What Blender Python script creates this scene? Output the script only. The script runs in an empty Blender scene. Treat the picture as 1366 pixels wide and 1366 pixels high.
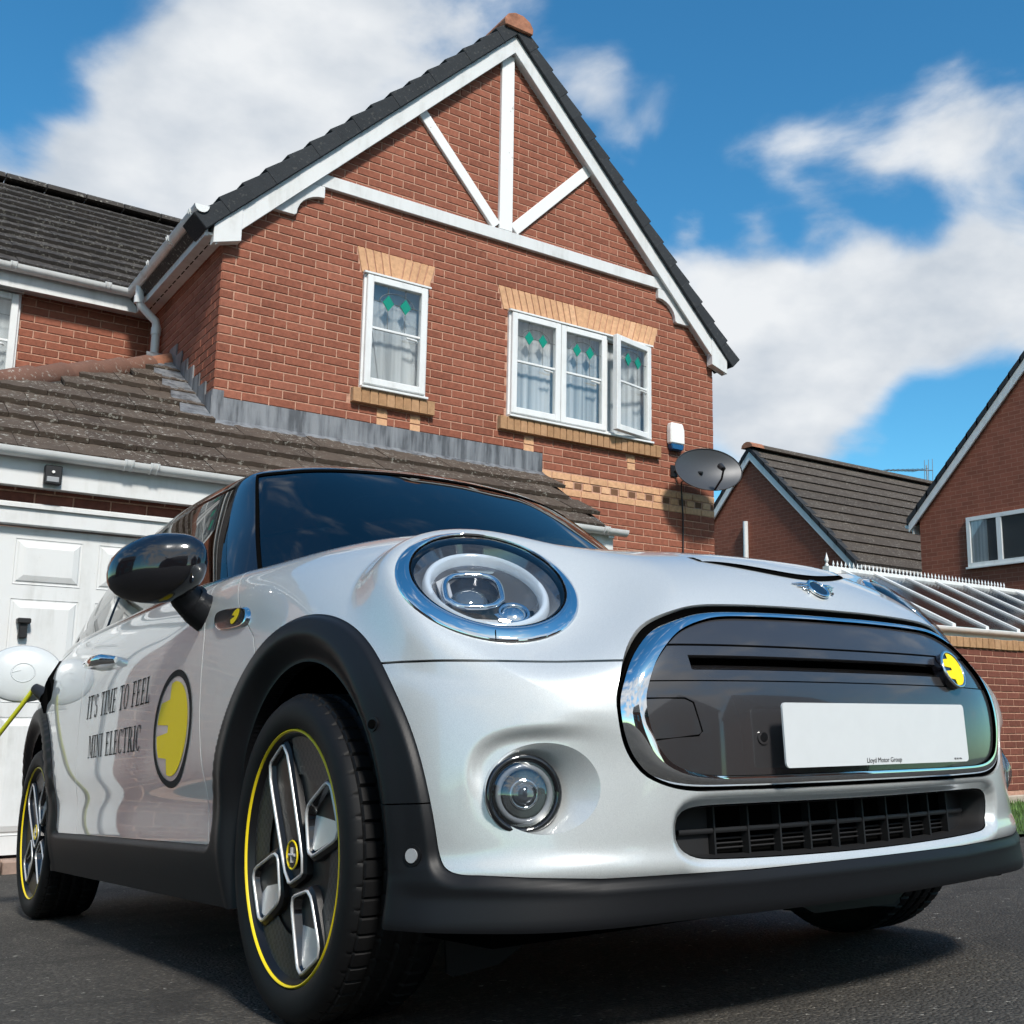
import bpy, bmesh, math, random
import numpy as np
from mathutils import Matrix, Vector
random.seed(7); np.random.seed(7)
SC = bpy.context.scene
COL = SC.collection
R = math.radians

# ------------------------------------------------------------------ camera
CAM_POS = (-2.47781, -8.42241, -0.16593)
CR = ((0.8082113, -0.5888550, 0.0066544), (0.1049991, 0.1329755, -0.9855418), (0.5794564, 0.7972248, 0.1693016))
cam = bpy.data.cameras.new('camera')
cam.sensor_width = 36.0
cam.lens = 1442.68 / 1366 * 36
cam.shift_x = (683 - 780.0) / 1366
cam.shift_y = (706.0 - 683) / 1366
cam.clip_start = 0.05
cam.clip_end = 3000
camo = bpy.data.objects.new('camera', cam)
COL.objects.link(camo)
camo.matrix_world = Matrix(((CR[0][0], -CR[1][0], -CR[2][0], CAM_POS[0]),
                            (CR[0][1], -CR[1][1], -CR[2][1], CAM_POS[1]),
                            (CR[0][2], -CR[1][2], -CR[2][2], CAM_POS[2]),
                            (0, 0, 0, 1)))
SC.camera = camo

# ------------------------------------------------------------------ sun, sky, exposure
SUN_DIR = Vector((-0.15, -0.66, 0.70)).normalized()      # towards the sun
sun = bpy.data.lights.new('sun', 'SUN')
sun.energy = 3.2
sun.angle = R(8.0)
sun.color = (1.0, 0.95, 0.88)
suno = bpy.data.objects.new('sun', sun)
COL.objects.link(suno)
suno.rotation_euler = (-SUN_DIR).to_track_quat('-Z', 'Y').to_euler()

SC.view_settings.view_transform = 'Standard'
SC.view_settings.look = 'None'
SC.view_settings.gamma = 1.0
SC.view_settings.use_curve_mapping = False
SC.view_settings.exposure = 0.58
SC.cycles.use_denoising = True; SC.cycles.use_adaptive_sampling = True; SC.cycles.adaptive_threshold = .03
SC.cycles.max_bounces = 7; SC.cycles.diffuse_bounces = 3; SC.cycles.glossy_bounces = 5; SC.cycles.transmission_bounces = 6; SC.cycles.transparent_max_bounces = 10

world = bpy.data.worlds.new('World')
SC.world = world
world.use_nodes = True
nt = world.node_tree
nt.nodes.clear()
def WN(t, **kw):
    n = nt.nodes.new(t)
    for k, v in kw.items(): setattr(n, k, v)
    return n
def WL(a, b): nt.links.new(a, b)
out = WN('ShaderNodeOutputWorld')
bg = WN('ShaderNodeBackground')
WL(bg.outputs[0], out.inputs[0])
sky = WN('ShaderNodeTexSky', sky_type='NISHITA')
sky.sun_disc = False
sky.sun_elevation = math.asin(SUN_DIR.z)
sky.sun_rotation = math.atan2(SUN_DIR.x, SUN_DIR.y)
sky.air_density = 1.0
sky.dust_density = 0.3
sky.ozone_density = 2.0
bg.inputs['Strength'].default_value = 0.09
tc = WN('ShaderNodeTexCoord')
def wmath(op, a, b=None, clamp=False):
    n = WN('ShaderNodeMath', operation=op, use_clamp=clamp)
    for i, v in enumerate((a, b)):
        if v is None: continue
        if hasattr(v, 'links'): WL(v, n.inputs[i])
        else: n.inputs[i].default_value = v
    return n.outputs[0]
DIR = tc.outputs['Generated']
# clouds: soft fractal billows in direction space, thicker where the big banks stand
mp = WN('ShaderNodeMapping'); mp.inputs['Scale'].default_value = (1, 1, 1.7); WL(DIR, mp.inputs[0])
n1 = WN('ShaderNodeTexNoise'); n1.inputs['Scale'].default_value = 6.3; n1.inputs['Detail'].default_value = 7; n1.inputs['Roughness'].default_value = 0.53; n1.inputs['Distortion'].default_value = 0.25
WL(mp.outputs[0], n1.inputs['Vector'])
dens = n1.outputs['Fac']
BANKS = [((.230, .815, .531), .13, .20), ((.300, .798, .523), .12, .20), ((.367, .743, .561), .11, .18), ((.246, .852, .462), .10, .18), ((.185, .853, .487), .07, .12),
         ((.10, .897, .43), .05, .20), ((.13, .90, .415), .05, .18), ((.177, .894, .411), .06, .22), ((.150, .868, .472), .05, .16), ((.500, .680, .540), .035, .12), ((.525, .668, .525), .04, .12), ((.560, .645, .520), .03, .12), ((.545, .682, .487), .03, .09), ((.600, .6733, .4316), .018, .16),
         ((.648, .602, .460), .055, .15), ((.675, .564, .474), .06, .16), ((.710, .515, .482), .055, .16), ((.742, .470, .480), .06, .18), ((.768, .468, .450), .055, .17),
         ((.632, .668, .385), .06, .18), ((.690, .620, .352), .09, .22), ((.745, .548, .365), .07, .20), ((.785, .500, .355), .07, .20), ((.800, .497, .325), .08, .22), ((.735, .600, .322), .09, .20), ((.689, .652, .310), .08, .20), ((.686, .678, .265), .055, .18), ((.735, .625, .268), .055, .16),
         ((-.6, -.6, .5), .45, .30), ((.1, -.9, .38), .45, .30), ((-.9, .2, .4), .35, .12), ((.75, -.5, .45), .35, .12),
         ((.585, .581, .575), .13, -.20), ((.673, .495, .57), .10, -.16), ((.685, .590, .428), .045, -.16), ((.735, .535, .418), .04, -.14), ((.645, .640, .425), .04, -.14), ((.597, .688, .44), .03, -.10), ((.802, .540, .265), .06, -.22), ((.111, .867, .52), .09, -.20), ((.13, .884, .462), .028, -.10)]
for d, r, a in BANKS:
    dp = WN('ShaderNodeVectorMath', operation='DOT_PRODUCT'); WL(DIR, dp.inputs[0])
    v = Vector(d).normalized(); dp.inputs[1].default_value = v
    mr = WN('ShaderNodeMapRange', interpolation_type='SMOOTHSTEP'); WL(dp.outputs['Value'], mr.inputs[0])
    mr.inputs[1].default_value = math.cos(r * 1.35); mr.inputs[2].default_value = math.cos(r * 0.25)
    mr.inputs[3].default_value = 0; mr.inputs[4].default_value = a
    dens = wmath('ADD', dens, mr.outputs[0])
mr = WN('ShaderNodeMapRange', interpolation_type='SMOOTHERSTEP'); WL(dens, mr.inputs[0])
mr.inputs[1].default_value = 0.50; mr.inputs[2].default_value = 0.90
mask = mr.outputs[0]
# grey undersides of the thick parts
n2 = WN('ShaderNodeTexNoise'); n2.inputs['Scale'].default_value = 6.5; n2.inputs['Detail'].default_value = 6; n2.inputs['Roughness'].default_value = .5
WL(mp.outputs[0], n2.inputs['Vector'])
cr = WN('ShaderNodeValToRGB'); WL(n2.outputs['Fac'], cr.inputs[0])
cr.color_ramp.elements[0].position = .36; cr.color_ramp.elements[0].color = (4.3, 4.75, 5.3, 1)
cr.color_ramp.elements[1].position = .58; cr.color_ramp.elements[1].color = (6.4, 6.6, 6.8, 1)
hs = WN('ShaderNodeHueSaturation'); hs.inputs['Saturation'].default_value = 1.25; hs.inputs['Value'].default_value = 1.16
WL(sky.outputs[0], hs.inputs['Color'])
mx = WN('ShaderNodeMix', data_type='RGBA'); WL(mask, mx.inputs[0])
tint = WN('ShaderNodeMix', data_type='RGBA', blend_type='MULTIPLY'); tint.inputs[0].default_value = 1.0; tint.inputs[7].default_value = (.66, 1.12, 1.08, 1); WL(hs.outputs[0], tint.inputs[6]); WL(tint.outputs[2], mx.inputs[6]); WL(cr.outputs[0], mx.inputs[7])
WL(mx.outputs[2], bg.inputs['Color'])

# ------------------------------------------------------------------ materials
MATS = {}
def newmat(name):
    m = bpy.data.materials.new(name); m.use_nodes = True
    MATS[name] = m
    t = m.node_tree
    return m, t, t.nodes['Principled BSDF']
def ramp(t, fac, stops):
    n = t.nodes.new('ShaderNodeValToRGB')
    e = n.color_ramp.elements
    while len(e) < len(stops): e.new(0.5)
    for i, (p, c) in enumerate(stops):
        e[i].position = p; e[i].color = (*c, 1)
    t.links.new(fac, n.inputs[0])
    return n.outputs[0]
def noise(t, scale, detail=4, rough=.5, vec=None, dist=0):
    n = t.nodes.new('ShaderNodeTexNoise')
    n.inputs['Scale'].default_value = scale; n.inputs['Detail'].default_value = min(detail, 4.5)
    n.inputs['Roughness'].default_value = rough; n.inputs['Distortion'].default_value = dist
    if vec is None:
        tcn = t.nodes.new('ShaderNodeTexCoord'); vec = tcn.outputs['Object']
    t.links.new(vec, n.inputs['Vector'])
    return n.outputs['Fac']
def geopos(t):
    return t.nodes.new('ShaderNodeNewGeometry').outputs['Position']
def mixc(t, fac, a, b, mode='MIX'):
    n = t.nodes.new('ShaderNodeMix'); n.data_type = 'RGBA'; n.blend_type = mode
    for i, v in ((0, fac), (6, a), (7, b)):
        if hasattr(v, 'links'): t.links.new(v, n.inputs[i])
        else: n.inputs[i].default_value = v if i == 0 else (*v, 1)
    return n.outputs[2]
def tmath(t, op, a, b=0.0, clamp=False):
    n = t.nodes.new('ShaderNodeMath'); n.operation = op; n.use_clamp = clamp
    for i, v in enumerate((a, b)):
        if hasattr(v, 'links'): t.links.new(v, n.inputs[i])
        else: n.inputs[i].default_value = v
    return n.outputs[0]
def bump(t, p, h, strength=.3, dist=.01):
    n = t.nodes.new('ShaderNodeBump'); n.inputs['Strength'].default_value = strength; n.inputs['Distance'].default_value = dist
    t.links.new(h, n.inputs['Height']); t.links.new(n.outputs[0], p.inputs['Normal'])
def simple(name, col, rough=.5, metal=0., spec=.5, coat=0., var=.0, vscale=8., bstr=0., bscale=40., emit=None):
    m, t, p = newmat(name)
    p.inputs['Roughness'].default_value = rough; p.inputs['Metallic'].default_value = metal
    p.inputs['Specular IOR Level'].default_value = spec; p.inputs['Coat Weight'].default_value = coat
    p.inputs['Coat Roughness'].default_value = .03
    if var:
        f = noise(t, vscale, 5, .6, geopos(t))
        a = tuple(c * (1 - var) for c in col); b = tuple(min(1, c * (1 + var)) for c in col)
        t.links.new(ramp(t, f, [(.3, a), (.7, b)]), p.inputs['Base Color'])
    else:
        p.inputs['Base Color'].default_value = (*col, 1)
    if bstr: bump(t, p, noise(t, bscale, 4, .6, geopos(t)), bstr, .004)
    if emit:
        p.inputs['Emission Color'].default_value = (*emit[0], 1); p.inputs['Emission Strength'].default_value = emit[1]
    return m
def brick_mat(name, lo, mid, hi, rough=.85):
    m, t, p = newmat(name)
    oi = t.nodes.new('ShaderNodeObjectInfo').outputs['Random']
    at = t.nodes.new('ShaderNodeAttribute'); at.attribute_name = 'rnd'
    r = tmath(t, 'FRACT', tmath(t, 'ADD', oi, at.outputs['Fac']))
    base = ramp(t, r, [(0, lo), (.25, tuple((x + y) / 2 for x, y in zip(lo, mid))), (.55, mid), (.8, mid), (1, hi)])
    pos = geopos(t)
    f = noise(t, 26, 6, .65, pos)
    c = mixc(t, .42, base, ramp(t, f, [(.32, tuple(x * .55 for x in lo)), (.6, mid), (.8, tuple(min(1, x * 1.12) for x in hi))]))
    g = noise(t, 2.2, 4, .6, pos)
    c = mixc(t, tmath(t, 'MULTIPLY', ramp(t, g, [(.42, (0, 0, 0)), (.72, (1, 1, 1))]), .42), c, tuple(x * .62 for x in mid))
    t.links.new(c, p.inputs['Base Color'])
    p.inputs['Roughness'].default_value = rough; p.inputs['Specular IOR Level'].default_value = .25
    bump(t, p, noise(t, 90, 5, .7, pos), .5, .004)
    return m
brick_mat('brick_red', (.200, .068, .042), (.295, .102, .062), (.365, .140, .090))
brick_mat('brick_dark_red', (.13, .045, .031), (.185, .063, .043), (.24, .086, .060))
brick_mat('brick_buff', (.58, .325, .180), (.68, .395, .225), (.74, .46, .28))
brick_mat('brick_sill', (.36, .20, .10), (.44, .255, .135), (.50, .30, .17))
brick_mat('brick_brown', (.15, .075, .04), (.18, .09, .05), (.22, .11, .06))
simple('mortar', (.45, .255, .180), .95, var=.28, vscale=30, bstr=.5, bscale=200)
simple('mortar_buff', (.40, .27, .16), .95, var=.2, vscale=30)
def weathered(name, col, rough, amt):
    m, t, p = newmat(name)
    pos = geopos(t)
    mpn = t.nodes.new('ShaderNodeMapping'); mpn.inputs['Scale'].default_value = (9, 9, 1.3); t.links.new(pos, mpn.inputs[0])
    f = noise(t, 1.0, 7, .65, mpn.outputs[0]); g = noise(t, 3.1, 6, .7, pos); k = noise(t, 45, 3, .6, pos)
    dirt = tmath(t, 'MULTIPLY', ramp(t, f, [(.45, (0, 0, 0)), (.75, (1, 1, 1))]), ramp(t, g, [(.38, (0, 0, 0)), (.66, (1, 1, 1))]))
    c = mixc(t, tmath(t, 'MULTIPLY', dirt, amt), col, tuple(x * y for x, y in zip(col, (.50, .49, .44))))
    c = mixc(t, tmath(t, 'MULTIPLY', ramp(t, k, [(.70, (0, 0, 0)), (.78, (1, 1, 1))]), amt * .6), c, (.30, .29, .26))
    t.links.new(c, p.inputs['Base Color']); p.inputs['Roughness'].default_value = rough
    bump(t, p, g, .08, .01)
weathered('white_upvc', (.72, .73, .725), .30, .55)
weathered('white_board', (.66, .665, .66), .42, .65)
def painted_timber():
    m, t, p = newmat('white_painted_timber')
    pos = geopos(t)
    f = noise(t, 9, 8, .75, pos, .6)
    c = ramp(t, f, [(0, (.76, .76, .75)), (.66, (.74, .74, .73)), (.70, (.35, .34, .32)), (.76, (.14, .13, .12))])
    t.links.new(c, p.inputs['Base Color']); p.inputs['Roughness'].default_value = .6
    bump(t, p, f, .3, .006)
painted_timber()
simple('black_plastic', (.012, .012, .013), .45)
def lead():
    m, t, p = newmat('lead')
    pos = geopos(t)
    mpn = t.nodes.new('ShaderNodeMapping'); mpn.inputs['Scale'].default_value = (14, 14, 1.6); t.links.new(pos, mpn.inputs[0])
    f = noise(t, 1.0, 7, .65, mpn.outputs[0]); g = noise(t, 5, 5, .6, pos)
    c = mixc(t, g, ramp(t, f, [(.40, (.035, .036, .040)), (.49, (.15, .158, .172)), (.62, (.24, .25, .265))]), ramp(t, f, [(.3, (.14, .148, .162)), (.7, (.25, .258, .268))]))
    t.links.new(c, p.inputs['Base Color']); p.inputs['Roughness'].default_value = .5; p.inputs['Metallic'].default_value = .25
    bump(t, p, g, .4, .01)
lead()
def tile_mat(name, lo, hi, lichen):
    m, t, p = newmat(name)
    pos = geopos(t)
    oi = t.nodes.new('ShaderNodeObjectInfo').outputs['Random']
    at = t.nodes.new('ShaderNodeAttribute'); at.attribute_name = 'rnd'
    r = tmath(t, 'FRACT', tmath(t, 'ADD', oi, at.outputs['Fac']))
    f = noise(t, 7, 6, .65, pos)
    c = mixc(t, .5, ramp(t, f, [(.3, lo), (.7, hi)]), ramp(t, r, [(0, lo), (1, hi)]))
    s = noise(t, 30, 6, .66, pos); b = noise(t, 3.2, 4, .6, pos)
    sm = tmath(t, 'MULTIPLY', ramp(t, s, [(.575, (0, 0, 0)), (.635, (1, 1, 1))]), ramp(t, b, [(.38, (0, 0, 0)), (.54, (1, 1, 1))]))
    c = mixc(t, tmath(t, 'MULTIPLY', sm, lichen), c, (.42, .40, .35))
    t.links.new(c, p.inputs['Base Color']); p.inputs['Roughness'].default_value = .9; p.inputs['Specular IOR Level'].default_value = .25
    bump(t, p, noise(t, 60, 6, .7, pos), .6, .006)
tile_mat('tile_brown', (.050, .037, .029), (.104, .079, .061), .75)
tile_mat('tile_dark', (.030, .027, .025), (.062, .054, .048), .5)
tile_mat('tile_red', (.115, .062, .046), (.18, .092, .066), .8)
tile_mat('verge_grey', (.026, .029, .033), (.038, .042, .047), .08)
simple('ridge_orange', (.30, .125, .07), .85, var=.35, vscale=14, bstr=.4)
def asphalt():
    m, t, p = newmat('asphalt')
    pos = geopos(t)
    v = t.nodes.new('ShaderNodeTexVoronoi'); v.inputs['Scale'].default_value = 120; t.links.new(pos, v.inputs['Vector'])
    f = noise(t, .9, 7, .65, pos); s = noise(t, 170, 3, .6, pos); st = noise(t, 2.3, 5, .6, pos, .8)
    c = ramp(t, f, [(.3, (.046, .042, .037)), (.7, (.088, .081, .071))])
    sepc = t.nodes.new('ShaderNodeSeparateColor'); t.links.new(v.outputs['Color'], sepc.inputs[0])
    stone = ramp(t, sepc.outputs[0], [(0, (.45, .45, .45)), (.55, (.9, .88, .85)), (.86, (1.3, 1.27, 1.2)), (1, (3.2, 3.1, 2.9))])
    c = mixc(t, .6, c, stone, 'MULTIPLY')
    c = mixc(t, .35, c, ramp(t, s, [(.40, (.014, .014, .014)), (.6, (.06, .057, .053)), (.74, (.15, .145, .135))]))
    c = mixc(t, tmath(t, 'MULTIPLY', ramp(t, st, [(.56, (0, 0, 0)), (.68, (1, 1, 1))]), .5), c, (.020, .019, .018))
    sp = noise(t, 48, 2, .5, pos)
    c = mixc(t, tmath(t, 'MULTIPLY', ramp(t, sp, [(.715, (0, 0, 0)), (.735, (1, 1, 1))]), .85), c, (.36, .34, .30))
    t.links.new(c, p.inputs['Base Color']); p.inputs['Roughness'].default_value = .85; p.inputs['Specular IOR Level'].default_value = .3
    h = tmath(t, 'ADD', tmath(t, 'MULTIPLY', v.outputs['Distance'], -1.3), s)
    bump(t, p, h, .8, .007)
asphalt()
simple('grass_soil', (.05, .085, .02), .95, var=.4, vscale=12, bstr=.8, bscale=120)
simple('grass_blade', (.085, .165, .032), .7, var=.4, vscale=3)
simple('concrete', (.40, .34, .27), .9, var=.18, vscale=9, bstr=.4, bscale=80)
simple('paving', (.30, .21, .165), .9, var=.25, vscale=9, bstr=.4, bscale=80)
simple('dish_grey', (.055, .058, .064), .45, metal=.2)
simple('aerial_metal', (.35, .36, .37), .35, metal=.8)
simple('alarm_blue', (.01, .075, .19), .3)
simple('alarm_white', (.80, .79, .76), .35)
simple('net_grey', (.33, .36, .38), .9, var=.12, vscale=6)
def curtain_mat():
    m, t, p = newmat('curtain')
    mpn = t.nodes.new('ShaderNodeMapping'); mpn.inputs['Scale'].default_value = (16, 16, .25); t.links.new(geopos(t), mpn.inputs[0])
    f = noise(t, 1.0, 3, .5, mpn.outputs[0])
    t.links.new(ramp(t, f, [(.35, (.24, .26, .27)), (.65, (.52, .54, .55))]), p.inputs['Base Color']); p.inputs['Roughness'].default_value = .95  # fold shading painted into the base colour as upright light and dark stripes
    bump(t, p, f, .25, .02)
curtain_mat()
simple('room_pale', (.42, .45, .47), .9)
simple('room_dark', (.05, .055, .06), .9)
simple('blade_green', (.0, .22, .15), .3)
simple('lead_came', (.12, .13, .13), .5)
def glass_mat(name, tint, refl=.04, rough=.0):
    m, t, p = newmat(name)
    t.nodes.remove(p)
    o = t.nodes['Material Output']
    tr = t.nodes.new('ShaderNodeBsdfTransparent'); tr.inputs[0].default_value = (*tint, 1)
    gl = t.nodes.new('ShaderNodeBsdfGlossy'); gl.inputs['Roughness'].default_value = rough
    gm = t.nodes.new('ShaderNodeNewGeometry'); dt = t.nodes.new('ShaderNodeVectorMath'); dt.operation = 'DOT_PRODUCT'
    t.links.new(gm.outputs['Incoming'], dt.inputs[0]); t.links.new(gm.outputs['Normal'], dt.inputs[1])
    om = tmath(t, 'SUBTRACT', 1.0, tmath(t, 'ABSOLUTE', dt.outputs['Value']), True)      # Schlick, the same from both sides
    f = tmath(t, 'ADD', tmath(t, 'MULTIPLY', tmath(t, 'POWER', om, 5.0), .9), refl + .04, True)
    mxs = t.nodes.new('ShaderNodeMixShader'); t.links.new(f, mxs.inputs[0]); t.links.new(tr.outputs[0], mxs.inputs[1]); t.links.new(gl.outputs[0], mxs.inputs[2])
    t.links.new(mxs.outputs[0], o.inputs[0])
glass_mat('window_glass', (.98, .99, .99), .05)
glass_mat('conservatory_roof', (.42, .45, .46), .06, .15)
glass_mat('car_glass', (.10, .13, .13), .10)
glass_mat('side_glass', (.22, .26, .24), .12)
glass_mat('lens_glass', (.96, .97, .98), .05)
glass_mat('fog_glass', (.80, .82, .84), .13)
# car
def paint():
    m, t, p = newmat('paint_silver')
    tcn = t.nodes.new('ShaderNodeTexCoord')
    f = noise(t, 900, 2, .5, tcn.outputs['Object'])
    t.links.new(ramp(t, f, [(.35, (.505, .530, .535)), (.65, (.635, .660, .660))]), p.inputs['Base Color'])
    p.inputs['Metallic'].default_value = .35; p.inputs['Roughness'].default_value = .34
    p.inputs['Coat Weight'].default_value = 1.0; p.inputs['Coat Roughness'].default_value = .015; p.inputs['Coat IOR'].default_value = 1.55
paint()
def trim():
    m, t, p = newmat('trim_plastic')
    tcn = t.nodes.new('ShaderNodeTexCoord')
    p.inputs['Base Color'].default_value = (.0075, .008, .0095, 1); p.inputs['Roughness'].default_value = .46; p.inputs['Specular IOR Level'].default_value = .24
    bump(t, p, noise(t, 700, 2, .5, tcn.outputs['Object']), .12, .001)
trim()
simple('paint_black', (.006, .006, .008), .12, coat=1.0)
simple('chrome', (.82, .83, .84), .04, metal=1.0)
simple('cup_grey', (.30, .31, .33), .25, metal=.6, coat=1)
simple('chrome_dark', (.10, .10, .105), .12, metal=.6, coat=1)
simple('grille_black', (.040, .038, .040), .25, metal=.2, coat=1.0)
simple('void_black', (.003, .003, .003), .9, spec=0.)
simple('intake_black', (.006, .006, .007), .6)
simple('rubber', (.0045, .0045, .005), .60, spec=.25, var=.2, vscale=30)
simple('rim_black', (.006, .006, .007), .35, spec=.4)
simple('rim_silver', (.60, .60, .60), .28, metal=.45)
simple('yellow', (.90, .64, .006), .5, spec=.2)
simple('yellow_line', (.74, .57, .01), .35)
simple('decal_black', (.006, .006, .007), .6, spec=.15)
simple('plate_white', (.58, .60, .61), .35, var=.02, vscale=20)
simple('ink', (.03, .03, .035), .6)
simple('flap_white', (.50, .53, .54), .25, coat=.6)
simple('cable_yellow', (.55, .56, .03), .4)
simple('interior', (.012, .012, .013), .8)
simple('headliner', (.20, .20, .19), .9)
simple('drl_white', (.52, .585, .65), .12, coat=1)
simple('fog_ring', (.27, .28, .29), .2, coat=1)
simple('sensor_grey', (.30, .31, .32), .35)
simple('brake_disc', (.30, .30, .30), .4, metal=.8)

def weave():
    m, t, p = newmat('carbon_weave')
    tcn = t.nodes.new('ShaderNodeTexCoord')
    c = t.nodes.new('ShaderNodeTexChecker'); c.inputs['Scale'].default_value = 110; t.links.new(tcn.outputs['Object'], c.inputs['Vector'])
    c.inputs['Color1'].default_value = (.012, .012, .013, 1); c.inputs['Color2'].default_value = (.035, .035, .037, 1)
    t.links.new(c.outputs['Color'], p.inputs['Base Color']); p.inputs['Roughness'].default_value = .4
    bump(t, p, c.outputs['Fac'], .5, .002)
weave()
def projector():
    m, t, p = newmat('projector_glass')
    p.inputs['Base Color'].default_value = (.10, .12, .14, 1); p.inputs['Roughness'].default_value = .03; p.inputs['Coat Weight'].default_value = 1
    p.inputs['Metallic'].default_value = .35
projector()
simple('faceted_chrome', (.75, .76, .77), .10, metal=1.0)
# ------------------------------------------------------------------ object helpers
def link(o, parent=None):
    COL.objects.link(o)
    if parent is not None: o.parent = parent
    return o
def tag(o, label=None, cat=None, group=None, kind=None):
    if label: o['label'] = label
    if cat: o['category'] = cat
    if group: o['group'] = group
    if kind: o['kind'] = kind
    return o
WORLD = set()
def thing(name, loc, label, cat, group=None):
    o = bpy.data.objects.new(name, None); COL.objects.link(o)
    o.location = loc; o.empty_display_size = .2; WORLD.add(o.name)
    return tag(o, label, cat, group)
class MB:
    """collects shapes in world (or local) coordinates and builds them as one mesh object"""
    def __init__(s): s.v = []; s.f = []; s.r = []
    def add(s, v, f, rnd=0.):
        b = len(s.v); s.v += [tuple(p) for p in v]; s.f += [tuple(i + b for i in q) for q in f]; s.r += [rnd] * len(f)
    def box(s, a, b, rnd=0.):
        (x0, y0, z0), (x1, y1, z1) = a, b
        s.add([(x0, y0, z0), (x1, y0, z0), (x1, y1, z0), (x0, y1, z0), (x0, y0, z1), (x1, y0, z1), (x1, y1, z1), (x0, y1, z1)],
              [(0, 3, 2, 1), (4, 5, 6, 7), (0, 1, 5, 4), (1, 2, 6, 5), (2, 3, 7, 6), (3, 0, 4, 7)], rnd)
    def prism(s, poly, axis, a, b, rnd=0.):
        """extrude a 2D polygon between a and b along axis; the other two coordinates in order"""
        n = len(poly)
        def P(p, d):
            if axis == 0: return (d, p[0], p[1])
            if axis == 1: return (p[0], d, p[1])
            return (p[0], p[1], d)
        v = [P(p, a) for p in poly] + [P(p, b) for p in poly]
        s.add(v, [tuple(range(n)), tuple(range(2 * n - 1, n - 1, -1))] + [(i, i + n, (i + 1) % n + n, (i + 1) % n) for i in range(n)], rnd)
    def tube(s, pts, r, n=10, closed=False, cap=True):
        pts = [Vector(p) for p in pts]; m = len(pts); rings = []
        up = Vector((0, 0, 1))
        rr = r if hasattr(r, '__len__') else [r] * m
        pn = None
        if closed:
            pn = Vector((0, 0, 0)); c0 = sum(pts, Vector()) / m
            for i in range(m): pn += (pts[i] - c0).cross(pts[(i + 1) % m] - c0)
            pn.normalize()
        for i, p in enumerate(pts):
            a = pts[i - 1] if (i > 0 or closed) else p; b = pts[(i + 1) % m] if (i < m - 1 or closed) else p
            d = (b - a).normalized()
            u = d.cross(pn) if pn is not None else d.cross(up)
            if u.length < .05: u = d.cross(Vector((1, 0, 0)))
            u.normalize(); w = u.cross(d)
            rings.append([p + (u * math.cos(t) + w * math.sin(t)) * rr[i] for t in [2 * math.pi * k / n for k in range(n)]])
        v = [q for rg in rings for q in rg]; f = []
        for i in range(m if closed else m - 1):
            j = (i + 1) % m
            for k in range(n): f.append((i * n + k, i * n + (k + 1) % n, j * n + (k + 1) % n, j * n + k))
        if cap and not closed: f += [tuple(range(n - 1, -1, -1)), tuple((m - 1) * n + k for k in range(n))]
        s.add(v, f)
    def build(s, name, mat, parent=None, smooth=None, bevel=0.):
        me = bpy.data.meshes.new(name)
        me.from_pydata(s.v, [], s.f)
        if any(s.r):
            at = me.attributes.new('rnd', 'FLOAT', 'FACE'); at.data.foreach_set('value', s.r)
        bm = bmesh.new(); bm.from_mesh(me); bmesh.ops.recalc_face_normals(bm, faces=bm.faces[:])
        if bevel:
            bmesh.ops.bevel(bm, geom=bm.edges[:], offset=bevel, segments=1, affect='EDGES', clamp_overlap=True)
        bm.to_mesh(me); bm.free()
        me.materials.append(MATS[mat])
        if smooth is not None:
            me.polygons.foreach_set('use_smooth', [True] * len(me.polygons))
            me.set_sharp_from_angle(angle=R(smooth))
        o = bpy.data.objects.new(name, me)
        link(o, parent)
        if parent is not None and parent.name in WORLD: o.matrix_parent_inverse = Matrix.Translation(-Vector(parent.location))
        return o
def onebox(name, a, b, mat, parent=None, bevel=0.):
    m = MB(); m.box(a, b); return m.build(name, mat, parent, bevel=bevel)
# ------------------------------------------------------------------ ground
def gz(y):
    """height of the driveway: it falls towards the garage"""
    return -.737 - .0704 * (min(max(y, -13), -1.0) + 6.382)
def sheet(name, xs, ys, mat, dz=0., kind='structure'):
    v = [(x, y, gz(y) + dz) for y in ys for x in xs]; n = len(xs)
    f = [(j * n + i, j * n + i + 1, (j + 1) * n + i + 1, (j + 1) * n + i) for j in range(len(ys) - 1) for i in range(n - 1)]
    m = MB(); m.add(v, f); o = m.build(name, mat); o['kind'] = kind; return o
sheet('ground', (-900, -60, -20, 20, 60, 900), (-900, -60, -30, -13, -8, -4, -1, 20, 60, 900), 'asphalt')
LAWN = (3.4, 16.0, -4.6, -1.62)
sheet('lawn', (LAWN[0], 8, LAWN[1]), (LAWN[2], -3, LAWN[3]), 'grass_soil', .02)
# grass blades of the lawn (nobody could count them)
m = MB()
for k in range(9000):
    x = random.uniform(LAWN[0], 10.5); y = random.uniform(LAWN[2], LAWN[3]); z = gz(y) + .02
    h = random.uniform(.03, .075); a = random.uniform(0, 6.28); w = .004; dx, dy = math.cos(a), math.sin(a)
    lx, ly = random.uniform(-.03, .03), random.uniform(-.03, .03)
    m.add([(x - dx * w, y - dy * w, z), (x + dx * w, y + dy * w, z), (x + lx, y + ly, z + h)], [(0, 1, 2)])
tag(m.build('grass', 'grass_blade'), 'short green grass of the lawn in front of the garden wall', 'grass', kind='stuff')

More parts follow.
